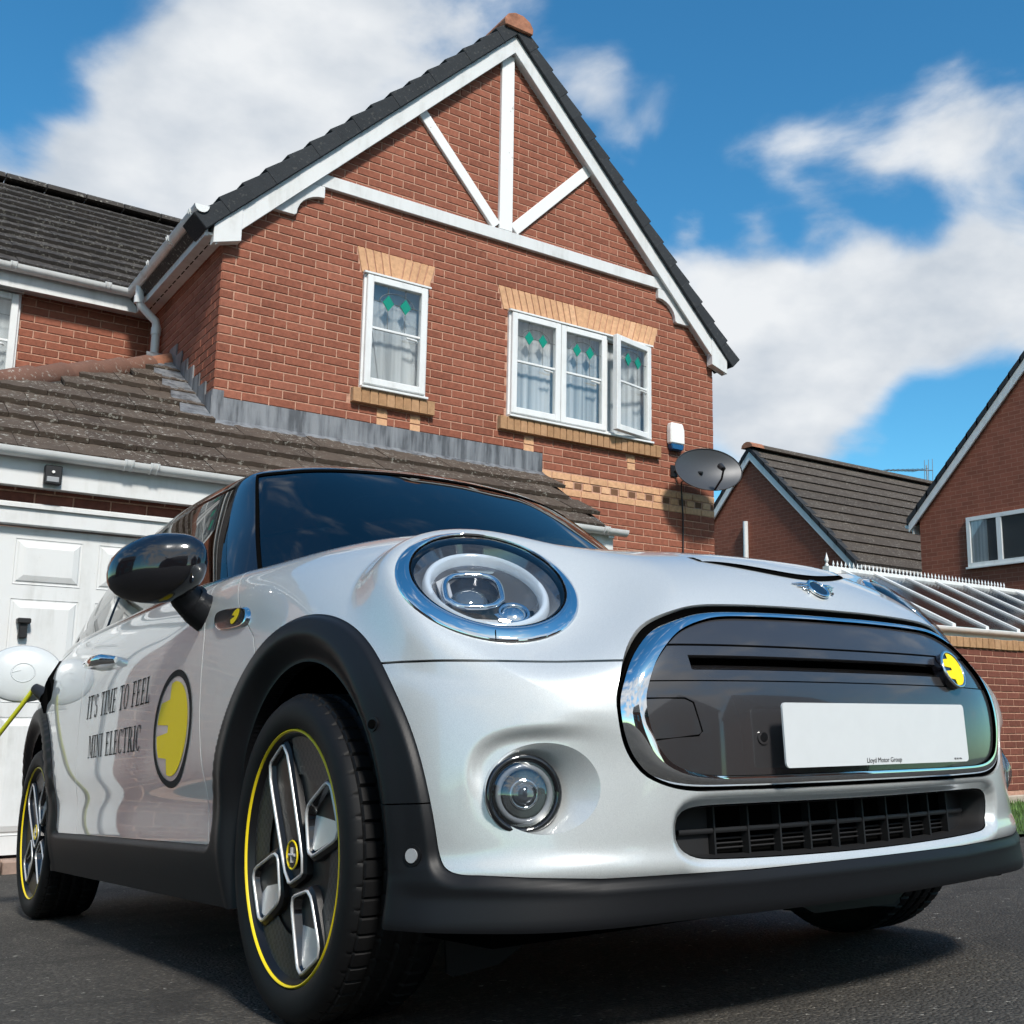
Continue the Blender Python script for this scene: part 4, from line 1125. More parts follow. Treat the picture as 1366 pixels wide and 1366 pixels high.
GR_R = [(0, .733), (.12, .733), (.25, .731), (.33, .727), (.384, .715), (.433, .694), (.475, .66), (.508, .622), (.530, .580), (.5385, .546), (.534, .497), (.517, .4535), (.488, .424), (.425, .405), (.306, .4007), (.15, .400), (0, .400)]
GRILLE = smooth_poly(GR_R[:-1] + [GR_R[-1]] + [(-y, z) for y, z in GR_R[-2:0:-1]], 200)
def inset(poly, sy, zt, zb):
    z = poly[:, 1]; zz = zb + (z - .400) / (.733 - .400) * (zt - zb)
    return np.stack([poly[:, 0] * sy, zz], 1)
GRIN = inset(GRILLE, .914, .709, .4225)
def smin(a, b, k):
    h = np.clip(.5 + .5 * (b - a) / k, 0, 1); return b + (a - b) * h - k * h * (1 - h)
rf = np.hypot(X - .015, Z - .325); rr = np.hypot(X + 2.495, Z - .325)
ztr = np.where(X > .2, np.interp(Y, [0, .3, .45, .57, .67, .73, .80], [.268, .268, .271, .272, .279, .285, .288]), np.where(X < -2.9, .33, .315))
ztr = ztr + 0
FB = smin(smin(rf - .44, Z - ztr, .05), rr - .44, .03)
shp = X.shape
fr = (X > .2).ravel()
def frontfield(poly):
    Fv = np.full(X.size, 1.0); Fv[fr] = polysdf(Y.ravel()[fr], Z.ravel()[fr], poly); return Fv.reshape(shp)
FG = frontfield(GRILLE); FGI = frontfield(GRIN); FL = frontfield(LGR)
FOGC = (.642, .4165); FOGR = (.0755, .0725)
fog_e = np.hypot((Y - FOGC[0]) / FOGR[0], (Z - FOGC[1]) / FOGR[1])
FF = np.where(X > .2, (fog_e - 1) * .073, 1.)
FH = (rho - 1.0) * .16
FH = np.where(np.abs((G - LC) @ LN) < .1, FH, 1.)
zs = np.interp(Y, [0, .5, .6, .7, .78, .82], [.622, .622, .624, .629, .636, .642])
FS = np.where(X > -.05, Z - zs, 1.0)                       # bonnet (+) over bumper (-)
xl = np.interp(Z, [.60, .70, .756, .827, .859, .914, .96, 1.0], [-.17, -.19, -.228, -.34, -.38, -.437, -.50, -.56])
FW = (X - xl) * .8                                            # ahead of the bonnet's side joint
xd = np.interp(Z, [.3, .44, .61, .70, .79, .90, 1.0], [-.455, -.47, -.525, -.54, -.553, -.60, -.70])
FD = (X - xd)
FD2 = X + 1.755
nS, nT = shp
idx = np.arange(nS * nT).reshape(shp)
qa, qb, qc, qd = idx[:-1, :-1].ravel(), idx[1:, :-1].ravel(), idx[1:, 1:].ravel(), idx[:-1, 1:].ravel()
TRI = np.concatenate([np.stack([qa, qb, qc], 1), np.stack([qa, qc, qd], 1)])
BASE = np.concatenate([G.reshape(-1, 3), Nn.reshape(-1, 3)], 1)
def clip(D, T, F):
    """keep the part of the surface where F >= 0; D carries position, normal and further fields"""
    F = np.where(np.abs(F) < 1e-7, 1e-7, F); s = F > 0
    n = s[T].sum(1); keep = T[n == 3]; outT = [keep]; newD = []; base = len(D); cache = {}
    mixed = T[(n == 1) | (n == 2)]
    if len(mixed):
        rot = mixed.copy(); sm = s[rot]
        # rotate so that the odd vertex comes first
        odd1 = sm.sum(1) == 1
        first = np.where(odd1, sm.argmax(1), (~sm).argmax(1))
        rot = np.stack([rot[np.arange(len(rot)), (first + k) % 3] for k in range(3)], 1)
        e1 = np.sort(rot[:, [0, 1]], 1); e2 = np.sort(rot[:, [0, 2]], 1)
        allE = np.concatenate([e1, e2]); uq, inv = np.unique(allE, axis=0, return_inverse=True); inv = inv.ravel()
        fa, fb = F[uq[:, 0]], F[uq[:, 1]]; t = (fa / (fa - fb))[:, None]
        newD = D[uq[:, 0]] * (1 - t) + D[uq[:, 1]] * t
        i1 = base + inv[:len(rot)]; i2 = base + inv[len(rot):]
        a = rot[odd1]; outT.append(np.stack([a[:, 0], i1[odd1], i2[odd1]], 1))
        b = rot[~odd1]; j1, j2 = i1[~odd1], i2[~odd1]
        outT.append(np.stack([j1, b[:, 1], b[:, 2]], 1)); outT.append(np.stack([j1, b[:, 2], j2], 1))
        D = np.concatenate([D, newD])
    T = np.concatenate(outT)
    us, inv = np.unique(T, return_inverse=True)
    return D[us], inv.reshape(T.shape)
def cut(fields, D=None, T=None):
    D = BASE if D is None else D; T = TRI if T is None else T
    k = len(fields); D = np.concatenate([D] + [f.reshape(-1, 1) for f in fields], 1)
    for i in range(k):
        # cheap reject
        D, T = clip(D, T, D[:, 6 + i])
    return D[:, :6], T
def mesh_np(name, V, T, N, mat, parent, flange=.0, rnd=None):
    """triangle mesh with given vertex normals and an inward-turned edge"""
    L = N[T]                                      # per-loop normals
    if flange:
        E = np.concatenate([T[:, [0, 1]], T[:, [1, 2]], T[:, [2, 0]]]); key = np.sort(E, 1)
        uq, inv, cnt = np.unique(key, axis=0, return_inverse=True, return_counts=True); inv = inv.ravel()
        bd = E[cnt[inv] == 1]
        bd = bd[~((np.abs(V[bd[:, 0], 1]) < 1e-6) & (np.abs(V[bd[:, 1], 1]) < 1e-6))]
        if len(bd):
            us, iv = np.unique(bd, return_inverse=True); iv = iv.reshape(bd.shape); b0 = len(V)
            # rounded lip: slightly in, then straight back
            V2 = V[us] - N[us] * .0022; V3 = V[us] - N[us] * flange
            a, b = bd[:, 0], bd[:, 1]; a2, b2 = b0 + iv[:, 0], b0 + iv[:, 1]; a3, b3 = a2 + len(us), b2 + len(us)
            V = np.concatenate([V, V2, V3])
            q = np.concatenate([np.stack([b, a, a2], 1), np.stack([b, a2, b2], 1), np.stack([b2, a2, a3], 1), np.stack([b2, a3, b3], 1)])
            fn = np.cross(V[q[:, 1]] - V[q[:, 0]], V[q[:, 2]] - V[q[:, 0]]); fn /= np.linalg.norm(fn, axis=1, keepdims=True) + 1e-12
            T = np.concatenate([T, q]); L = np.concatenate([L, np.repeat(fn[:, None], 3, 1)])
    me = bpy.data.meshes.new(name); m = len(T)
    me.vertices.add(len(V)); me.vertices.foreach_set('co', np.ascontiguousarray(V, np.float32).ravel())
    me.loops.add(3 * m); me.loops.foreach_set('vertex_index', np.ascontiguousarray(T, np.int32).ravel())
    me.polygons.add(m); me.polygons.foreach_set('loop_start', np.arange(0, 3 * m, 3, dtype=np.int32))
    me.polygons.foreach_set('use_smooth', np.ones(m, bool))
    me.update(calc_edges=True)
    me.materials.append(MATS[mat])
    Lf = L.reshape(-1, 3)
    if not me.validate():
        me.normals_split_custom_set(Lf.tolist())
    o = bpy.data.objects.new(name, me); link(o, parent); return o
MIR = np.array([1, -1, 1, 1, -1, 1.])
def whole(D, T):
    """both halves of a panel that crosses the centre line"""
    D2 = D * MIR; T2 = T[:, ::-1] + len(D)
    A = np.concatenate([D, D2]); TT_ = np.concatenate([T, T2])
    key = np.round(A[:, :3], 6); cen = np.abs(key[:, 1]) < 1e-6
    ids = np.arange(len(A)); c = np.where(cen)[0]
    if len(c):
        uq, first, inv = np.unique(key[c], axis=0, return_index=True, return_inverse=True)
        ids[c] = c[first][inv.ravel()]
    return A, ids[TT_]
def panel(name, fields, mat, both=True, flange=.012, parent=None, off=0.):
    D, T = cut(fields)
    if off: D = D.copy(); D[:, :3] += D[:, 3:6] * off
    par = parent or car
    if both:
        D, T = whole(D, T); return [mesh_np(name, D[:, :3], T, D[:, 3:6], mat, par, flange)]
    return [mesh_np(name, D[:, :3], T, D[:, 3:6], mat, par, flange), mesh_np(name, D[:, :3] * [1, -1, 1], T[:, ::-1], D[:, 3:6] * [1, -1, 1], mat, par, flange)]
g = .0022
bonnet = panel('bonnet', [FB - .001, FS - g, FW - g, FG - .002, FH + .002, np.where(X > -.6, 1., -1.) * .1], 'paint_silver')[0]
panel('front_bumper', [FB - .001, -FS - g, FG - .002, FL - .002, FF, np.where(X > -.05, .1, -.1)], 'paint_silver')
panel('front_wing', [FB - .001, np.maximum(-FW - g, np.where(FS < 0, -.1, -.1)), FD - g], 'paint_silver', both=False)
doors = panel('door', [FB - .001, -FD - g, FD2 - g], 'paint_silver', both=False)
panel('rear_body', [FB - .001, -FD2 - g], 'paint_silver')
# black cladding: arches, sills and chin are one moulded band standing proud of the paint
prof = .011 * sstep(0, .012, -FB)
inn = .35 * np.minimum(np.hypot((X - .015) / .318, (Z - .325) / .352), np.hypot((X + 2.495) / .318, (Z - .325) / .352))
prof = prof + .004 * sstep(.445, .405, inn) - .034 * sstep(.402, .352, inn)
slope_ = np.clip((ztr - Z) / (ztr - .212), 0, 1) * sstep(.25, .45, X)
prof = prof + (.016 + .012 * sstep(.40, .68, Y)) * slope_ - .004 * sstep(.225, .20, Z) * sstep(.25, .45, X)
Gc = G + Nn * prof[..., None]
Nc = normals(Gc)
BC = np.concatenate([Gc.reshape(-1, 3), Nc.reshape(-1, 3)], 1)
gapc = np.where(X > .2, np.abs(Z - .400) - .0016, 1.)        # joint between arch and chin mouldings
fa = inn - .350
lowf = (Z < .325) & (X > .015) & (X < 1)
fa = np.where(lowf, X - .015 - .318, fa); lowr = (Z < .325) & (X < -2.0); fa = np.where(lowr, np.abs(X + 2.495) - .318, fa); lowb = (Z < .325) & (X < .015) & (X > -1); fa = np.where(lowb, .015 - X - .318, fa)
def cladpart(name, fields, both):
    D, T = cut(fields, BC, TRI)
    if both:
        D, T = whole(D, T); mesh_np(name, D[:, :3], T, D[:, 3:6], 'trim_plastic', car, .03)
    else:
        mesh_np(name, D[:, :3], T, D[:, 3:6], 'trim_plastic', car, .03); mesh_np(name, D[:, :3] * [1, -1, 1], T[:, ::-1], D[:, 3:6] * [1, -1, 1], 'trim_plastic', car, .03)
front_of = np.where(X > .15, 1., -1.)
cladpart('chin_spoiler', [-FB, fa, np.where(X > .15, .1, -.1), (.400 - Z) - .0012, Z - .207], True)
cladpart('arch_trim', [-FB, fa, np.where(X > -.43, .1, -.1), np.maximum(Z - .400 - .0012, np.where(X < .15, .1, -.1))], False)
cladpart('sill_trim', [-FB, fa, np.where(X < -.43, .1, -.1), np.where(X > -2.06, .1, -.1)], False)
cladpart('rear_trim', [-FB, fa, np.where(X < -2.06, .1, -.1)], True)

# --- surface look-ups (y > 0 half)
flatG = G.reshape(-1, 3); flatN = Nn.reshape(-1, 3)
sideM = (np.abs(flatN[:, 1]) > .55); SG, SN = flatG[sideM], flatN[sideM]
def side_y(x, z):
    d2 = (SG[:, 0] - x) ** 2 + (SG[:, 2] - z) ** 2; i = d2.argmin(); p, n = SG[i], SN[i]
    return p[1] - ((x - p[0]) * n[0] + (z - p[2]) * n[2]) / n[1]
frM = flatN[:, 0] > .25; FG_, FN_ = flatG[frM], flatN[frM]
def front_x(y, z):
    y = abs(y); d2 = (FG_[:, 1] - y) ** 2 + (FG_[:, 2] - z) ** 2; i = d2.argmin(); p, n = FG_[i], FN_[i]
    return p[0] - ((y - p[1]) * n[1] + (z - p[2]) * n[2]) / n[0]
def front_n(y, z):
    s = 1 if y >= 0 else -1; y = abs(y); i = ((FG_[:, 1] - y) ** 2 + (FG_[:, 2] - z) ** 2).argmin(); n = FN_[i].copy(); n[1] *= s; return n
topM = flatN[:, 2] > .3; TG_, TN_ = flatG[topM], flatN[topM]
def top_z(x, y):
    y = abs(y); i = ((TG_[:, 0] - x) ** 2 + (TG_[:, 1] - y) ** 2).argmin(); p, n = TG_[i], TN_[i]
    return p[2] - ((x - p[0]) * n[0] + (y - p[1]) * n[1]) / n[2]

def sweep_band(name, A, B, mat, parent=None, bulge=.0, closed=True, smooth=60, mid=5):
    """a band between two 3D loops, crowned outwards by bulge along the local normal given as third item"""
    n = len(A); v = []
    for k in range(mid + 1):
        t = k / mid
        for i in range(n):
            p = np.array(A[i][0]) * (1 - t) + np.array(B[i][0]) * t; nn = np.array(A[i][1]) * (1 - t) + np.array(B[i][1]) * t
            v.append(p + nn * bulge * math.sin(math.pi * t))
    f = []
    m = n if closed else n - 1
    for k in range(mid):
        for i in range(m): f.append((k * n + i, k * n + (i + 1) % n, (k + 1) * n + (i + 1) % n, (k + 1) * n + i))
    b = MB(); b.add(v, f); return b.build(name, mat, parent or car, smooth=smooth)

# --- grille: chrome surround, black blanking panel in three blades, slot, badge, plate
def onfront(poly, off):
    return [(np.array([front_x(y, z), y, z]) + front_n(y, z) * off, front_n(y, z)) for y, z in poly]
sweep_band('grille_seal', onfront(GRILLE, -.004), onfront(inset(GRILLE, .989, .7235, .4040), -.006), 'void_black', bulge=-.012)
sweep_band('grille_surround', onfront(inset(GRILLE, .989, .7235, .4040), -.006), onfront(GRIN, .003), 'chrome', bulge=.004, mid=8)
def infill(D0, fields, name, mat, off, parent=None, both=True, flange=.012):
    D, T = cut(fields)
    D = D.copy(); D[:, :3] += D[:, 3:6] * off
    if both: D, T = whole(D, T)
    return mesh_np(name, D[:, :3], T, D[:, 3:6], mat, parent or car, flange)
SLOT = np.maximum(np.maximum(Y - .395, Z - .634), .607 - Z)
gi = -FGI - .001
upper = infill(None, [gi, Z - .654], 'grille_panel', 'grille_black', -.004)
midp = infill(None, [gi, .651 - Z, Z - .5885, SLOT], 'grille_panel', 'grille_black', -.006)
low = infill(None, [gi, .5855 - Z], 'grille_panel', 'grille_black', -.004)
m = MB(); ring = [(y, z) for y in np.linspace(-.40, .40, 25) for z in (.604, .636)]
v = [];
for y in np.linspace(-.41, .41, 33):
    for (z, dx) in ((.600, -.05), (.640, -.05)): v.append((front_x(y, z) + dx, y, z))
m.add(v, [(2 * i, 2 * i + 2, 2 * i + 3, 2 * i + 1) for i in range(32)])
v = []
for y in np.linspace(-.41, .41, 33):
    v += [(front_x(y, .61) - .045, y, .612), (front_x(y, .61) - .014, y, .602)]
m.add(v, [(2 * i, 2 * i + 2, 2 * i + 3, 2 * i + 1) for i in range(32)])
m.build('intake_slot', 'void_black', car)
v = []; m = MB()
for y in np.linspace(-.395, .395, 33):
    v += [(front_x(y, .607) - .006, y, .6065), (front_x(y, .616) - .030, y, .616), (front_x(y, .616) - .05, y, .614)]
m.add(v, [(3 * i, 3 * i + 3, 3 * i + 4, 3 * i + 1) for i in range(32)] + [(3 * i + 1, 3 * i + 4, 3 * i + 5, 3 * i + 2) for i in range(32)])
m.build('slot_blade', 'grille_black', car, smooth=60)
# black backing behind every opening of the nose
m = MB(); v = []
ys = np.linspace(-.56, .56, 40)
for y in ys:
    for z in (.395, .50, .60, .74): v.append((front_x(y, z) - .07, y, z))
m.add(v, [(4 * i + k, 4 * i + 4 + k, 4 * i + 5 + k, 4 * i + 1 + k) for i in range(39) for k in range(3)])
m.build('radiator_baffle', 'void_black', car)
def outline(name, pts, r, mat, parent=None, closed=True, off=.0):
    m = MB(); m.tube([np.array([front_x(y, z), y, z]) + front_n(y, z) * off for y, z in pts], r, 6, closed=closed); return m.build(name, mat, parent or car, smooth=60)
tow = [(-.492, .557), (-.42, .5565), (-.405, .549), (-.393, .50), (-.400, .4935), (-.484, .487)]
for s in (1,): outline('tow_cover_joint', [(y * s, z) for y, z in tow], .0016, 'void_black', closed=False, off=-.004)
for y, z in ((-.267, .488), (.30, .488)):
    n = front_n(y, z); p = np.array([front_x(y, z), y, z]) - n * .004
    m = MB(); m.tube([p - n * .004, p + n * .0025], .013, 20); b = m.build('parking_sensor', 'grille_black', car, smooth=40)
    m = MB(); m.tube([p + n * .002, p + n * .0035], .008, 16); m.build('sensor_face', 'rim_black', b)

def logo2d(nr=1.0):
    """field of the yellow plug: positive inside; u to the front, v up, unit ring radius"""
    def Fv(u, v):
        c = .80 * nr - np.hypot(u, v)
        left = np.where(np.abs(v) > .50, u + .20, np.where(np.abs(v - .0) < .085, u + .20, 1.))
        return np.minimum(c, left)
    return Fv
def decal(name, mapf, F, half, mat, parent, n=46):
    """a thin sheet cut to the field F on a grid of side 2*half, laid on the body by mapf(u,v)->(pos, normal)"""
    us = np.linspace(-1, 1, n) * half
    U, V_ = np.meshgrid(us, us, indexing='ij'); Fv = F(U, V_).ravel()
    P = []; Nr = []
    for a, b in zip(U.ravel(), V_.ravel()):
        p, q_ = mapf(a, b); P.append(p); Nr.append(q_)
    D = np.concatenate([np.array(P), np.array(Nr), Fv[:, None]], 1)
    ii = np.arange(n * n).reshape(n, n); a, b, c, d_ = ii[:-1, :-1].ravel(), ii[1:, :-1].ravel(), ii[1:, 1:].ravel(), ii[:-1, 1:].ravel()
    T = np.concatenate([np.stack([a, b, c], 1), np.stack([a, c, d_], 1)])
    D, T = clip(D, T, D[:, 6])
    nn = np.cross(D[T[0, 1], :3] - D[T[0, 0], :3], D[T[0, 2], :3] - D[T[0, 0], :3])
    if nn @ D[T[0, 0], 3:6] < 0: T = T[:, ::-1]
    return mesh_np(name, D[:, :3], T, D[:, 3:6], mat, parent)
# badge on the slot
by, bz = .315, .619; bn = front_n(by, bz); bp = np.array([front_x(by, bz), by, bz]) + bn * .006
bu = np.cross([0, 0, 1.], bn); bu /= np.linalg.norm(bu); bv = np.cross(bn, bu)
m = MB(); m.tube([bp - bn * .02, bp + bn * .004], .040, 36); badge = m.build('plug_badge', 'paint_black', car, smooth=40)
m = MB(); m.tube([bp + bn * .004 + (bu * math.cos(a) + bv * math.sin(a)) * .039 for a in [2 * math.pi * i / 36 for i in range(36)]], .0035, 8, closed=True); m.build('badge_ring', 'chrome', badge, smooth=60)
decal('badge_plug', lambda a, b: (bp + bn * .0055 + (bu * a + bv * b) * .044, bn), logo2d(), .9, 'yellow', badge, 40)
# number plate
pl = MB(); rr_ = .008; hw, z0, z1 = .26, .4335, .5445
pp = []
for (cy_, cz_, a0) in ((hw - rr_, z1 - rr_, 0), (-hw + rr_, z1 - rr_, 90), (-hw + rr_, z0 + rr_, 180), (hw - rr_, z0 + rr_, 270)):
    for k in range(5): a = R(a0 + k * 22.5); pp.append((cy_ + rr_ * math.cos(a), cz_ + rr_ * math.sin(a)))
pl.prism(pp, 0, .746, .750); plate = pl.build('number_plate', 'plate_white', car)
onebox('plate_holder', (.706, -.10, .46), (.7455, .10, .52), 'trim_plastic', plate)
def text_mesh(txt, size, name, mat, parent, Mx):
    cu = bpy.data.curves.new(name, 'FONT'); cu.body = txt; cu.size = size; cu.align_x = 'CENTER'; cu.align_y = 'CENTER'; cu.extrude = .0002
    tmp = bpy.data.objects.new('tmp', cu); COL.objects.link(tmp); bpy.context.view_layer.update()
    me = bpy.data.meshes.new_from_object(tmp.evaluated_get(bpy.context.evaluated_depsgraph_get())); bpy.data.objects.remove(tmp)
    me.transform(Mx); me.materials.clear(); me.materials.append(MATS[mat]); o = bpy.data.objects.new(name, me); link(o, parent); return o
FM = Matrix(((0, 0, 1, .7505), (1, 0, 0, 0), (0, 1, 0, 0), (0, 0, 0, 1)))
text_mesh('Lloyd Motor Group', .0125, 'dealer_name', 'ink', plate, Matrix.Translation((0, .0, .4415)) @ FM)
text_mesh('BS AU 145e', .005, 'maker_mark', 'ink', plate, Matrix.Translation((0, .225, .4395)) @ FM)

# --- lower intake
def tubewall(name, poly, depth, mat, lipout=.0, n=4):
    A = onfront(poly, .0); v = []; 
    prof_ = [(0, 1.0), (.004, .995), (.012, .985), (depth, .955)]
    c = poly.mean(0)
    for (dx, sc) in prof_:
        for (y, z), (p, nn) in zip(poly, A):
            v.append((p[0] - dx, c[0] + (p[1] - c[0]) * sc if abs(p[1]) > 0 else p[1], c[1] + (p[2] - c[1]) * (1 - (1 - sc) * 2.0)))
    k = len(poly); f = [(r_ * k + i, r_ * k + (i + 1) % k, (r_ + 1) * k + (i + 1) % k, (r_ + 1) * k + i) for r_ in range(len(prof_) - 1) for i in range(k)]
    b = MB(); b.add(v, f); return b.build(name, mat, car, smooth=50)
tubewall('lower_intake', LGR, .055, 'intake_black')
m = MB(); v = []
for y in np.linspace(-.44, .44, 40): v += [(front_x(y, .33) - .062, y, .28), (front_x(y, .33) - .062, y, .38)]
m.add(v, [(2 * i, 2 * i + 2, 2 * i + 3, 2 * i + 1) for i in range(39)]); m.build('intake_back', 'void_black', car)
def ycurve(z, dx, ya, yb, n=30): return [(front_x(y, z) - dx, y, z) for y in np.linspace(ya, yb, n)]
m = MB(); m.tube(ycurve(.333, .040, -.40, .40), .0050, 6); m.build('intake_bar', 'intake_black', car, smooth=60)
for z in (.302, .310, .318):
    m = MB(); m.tube(ycurve(z, .050, -.33, .33), .0018, 5); m.build('intake_slat', 'intake_black', car)
for y in np.linspace(-.33, .33, 10):
    m = MB(); m.box((front_x(y, .33) - .052, y - .002, .285), (front_x(y, .33) - .034, y + .002, .375)); m.build('intake_divider', 'intake_black', car)
for s in (-1, 1):
    m = MB(); v = []
    for y in np.linspace(.335, .43, 6): v += [(front_x(y, .33) - .046, s * y, .285), (front_x(y, .33) - .046, s * y, .376)]
    m.add(v, [(2 * i, 2 * i + 2, 2 * i + 3, 2 * i + 1) for i in range(5)]); m.build('intake_blank', 'intake_black', car)

# --- fog lamps in their wells
for s in (-1, 1):
    el = [(FOGC[0] + FOGR[0] * math.cos(a), FOGC[1] + FOGR[1] * math.sin(a)) for a in [2 * math.pi * k / 64 for k in range(64)]]
    v = []; rim = [(front_x(y, z), y, z) for y, z in el]
    fc = (.668, .410)                      # lamp axis
    for t in (0, .06, .3, .65, 1.0):
        for (x, y, z) in rim:
            e = t ** .8; back = .545
            v.append((x * (1 - t) + (back - .01) * t - .002 * (t > 0), s * (y * (1 - e) + (fc[0] + (y - FOGC[0]) * .80) * e), z * (1 - e) + (fc[1] + (z - FOGC[1]) * .82) * e))
    f = [(r_ * 64 + i, r_ * 64 + (i + 1) % 64, (r_ + 1) * 64 + (i + 1) % 64, (r_ + 1) * 64 + i) for r_ in range(4) for i in range(64)]
    m = MB(); m.add(v, f); m.build('fog_lamp_well', 'paint_silver', car, smooth=60)
    ax = Vector((1, s * .36, .0)).normalized(); c = Vector((.541, s * .662, .4085))
    m = MB(); m.tube([c - ax * .05, c + ax * .008], [.0645, .0635], 36); fog = m.build('fog_lamp', 'paint_black', car, smooth=40)
    def ringpts(r, dx, n=36):
        u = ax.cross(Vector((0, 0, 1))).normalized(); w_ = u.cross(ax)
        return [c + ax * dx + (u * math.cos(2 * math.pi * k / n) + w_ * math.sin(2 * math.pi * k / n)) * r for k in range(n)]
    m = MB(); m.tube(ringpts(.0585, .008), .0062, 8, closed=True); m.build('fog_bezel', 'paint_black', fog, smooth=60)
    m = MB(); m.tube(ringpts(.0435, .010), .0048, 10, closed=True); m.build('light_ring', 'fog_ring', fog, smooth=60)
    m = MB(); m.tube([c + ax * .0082, c + ax * .0084], .036, 30); m.build('reflector', 'chrome_dark', fog, smooth=30)
    v = []
    for i in range(7):
        t = i / 6; v += ringpts(.019 * math.cos(t * math.pi / 2 * .97), .006 + .016 * math.sin(t * math.pi / 2), 24)
    m = MB(); m.add(v, [(i * 24 + k, i * 24 + (k + 1) % 24, (i + 1) * 24 + (k + 1) % 24, (i + 1) * 24 + k) for i in range(6) for k in range(24)] + [tuple(6 * 24 + k for k in range(24))]); m.build('projector', 'projector_glass', fog, smooth=70)
    m = MB(); m.tube(ringpts(.022, .009), .003, 8, closed=True); m.build('projector_rim', 'chrome', fog, smooth=60)
    v = [tuple(c + ax * .034)]; nr = 6
    for i in range(1, nr + 1):
        t = i / nr; v += [tuple(q_) for q_ in ringpts(.0545 * t, .010 + .026 * (1 - t * t))]
    m = MB(); m.add(v, [(0, 1 + k, 1 + (k + 1) % 36) for k in range(36)] + [(1 + (i - 1) * 36 + k, 1 + i * 36 + k, 1 + i * 36 + (k + 1) % 36, 1 + (i - 1) * 36 + (k + 1) % 36) for i in range(1, nr) for k in range(36)])
    m.build('lens', 'fog_glass', fog, smooth=80)
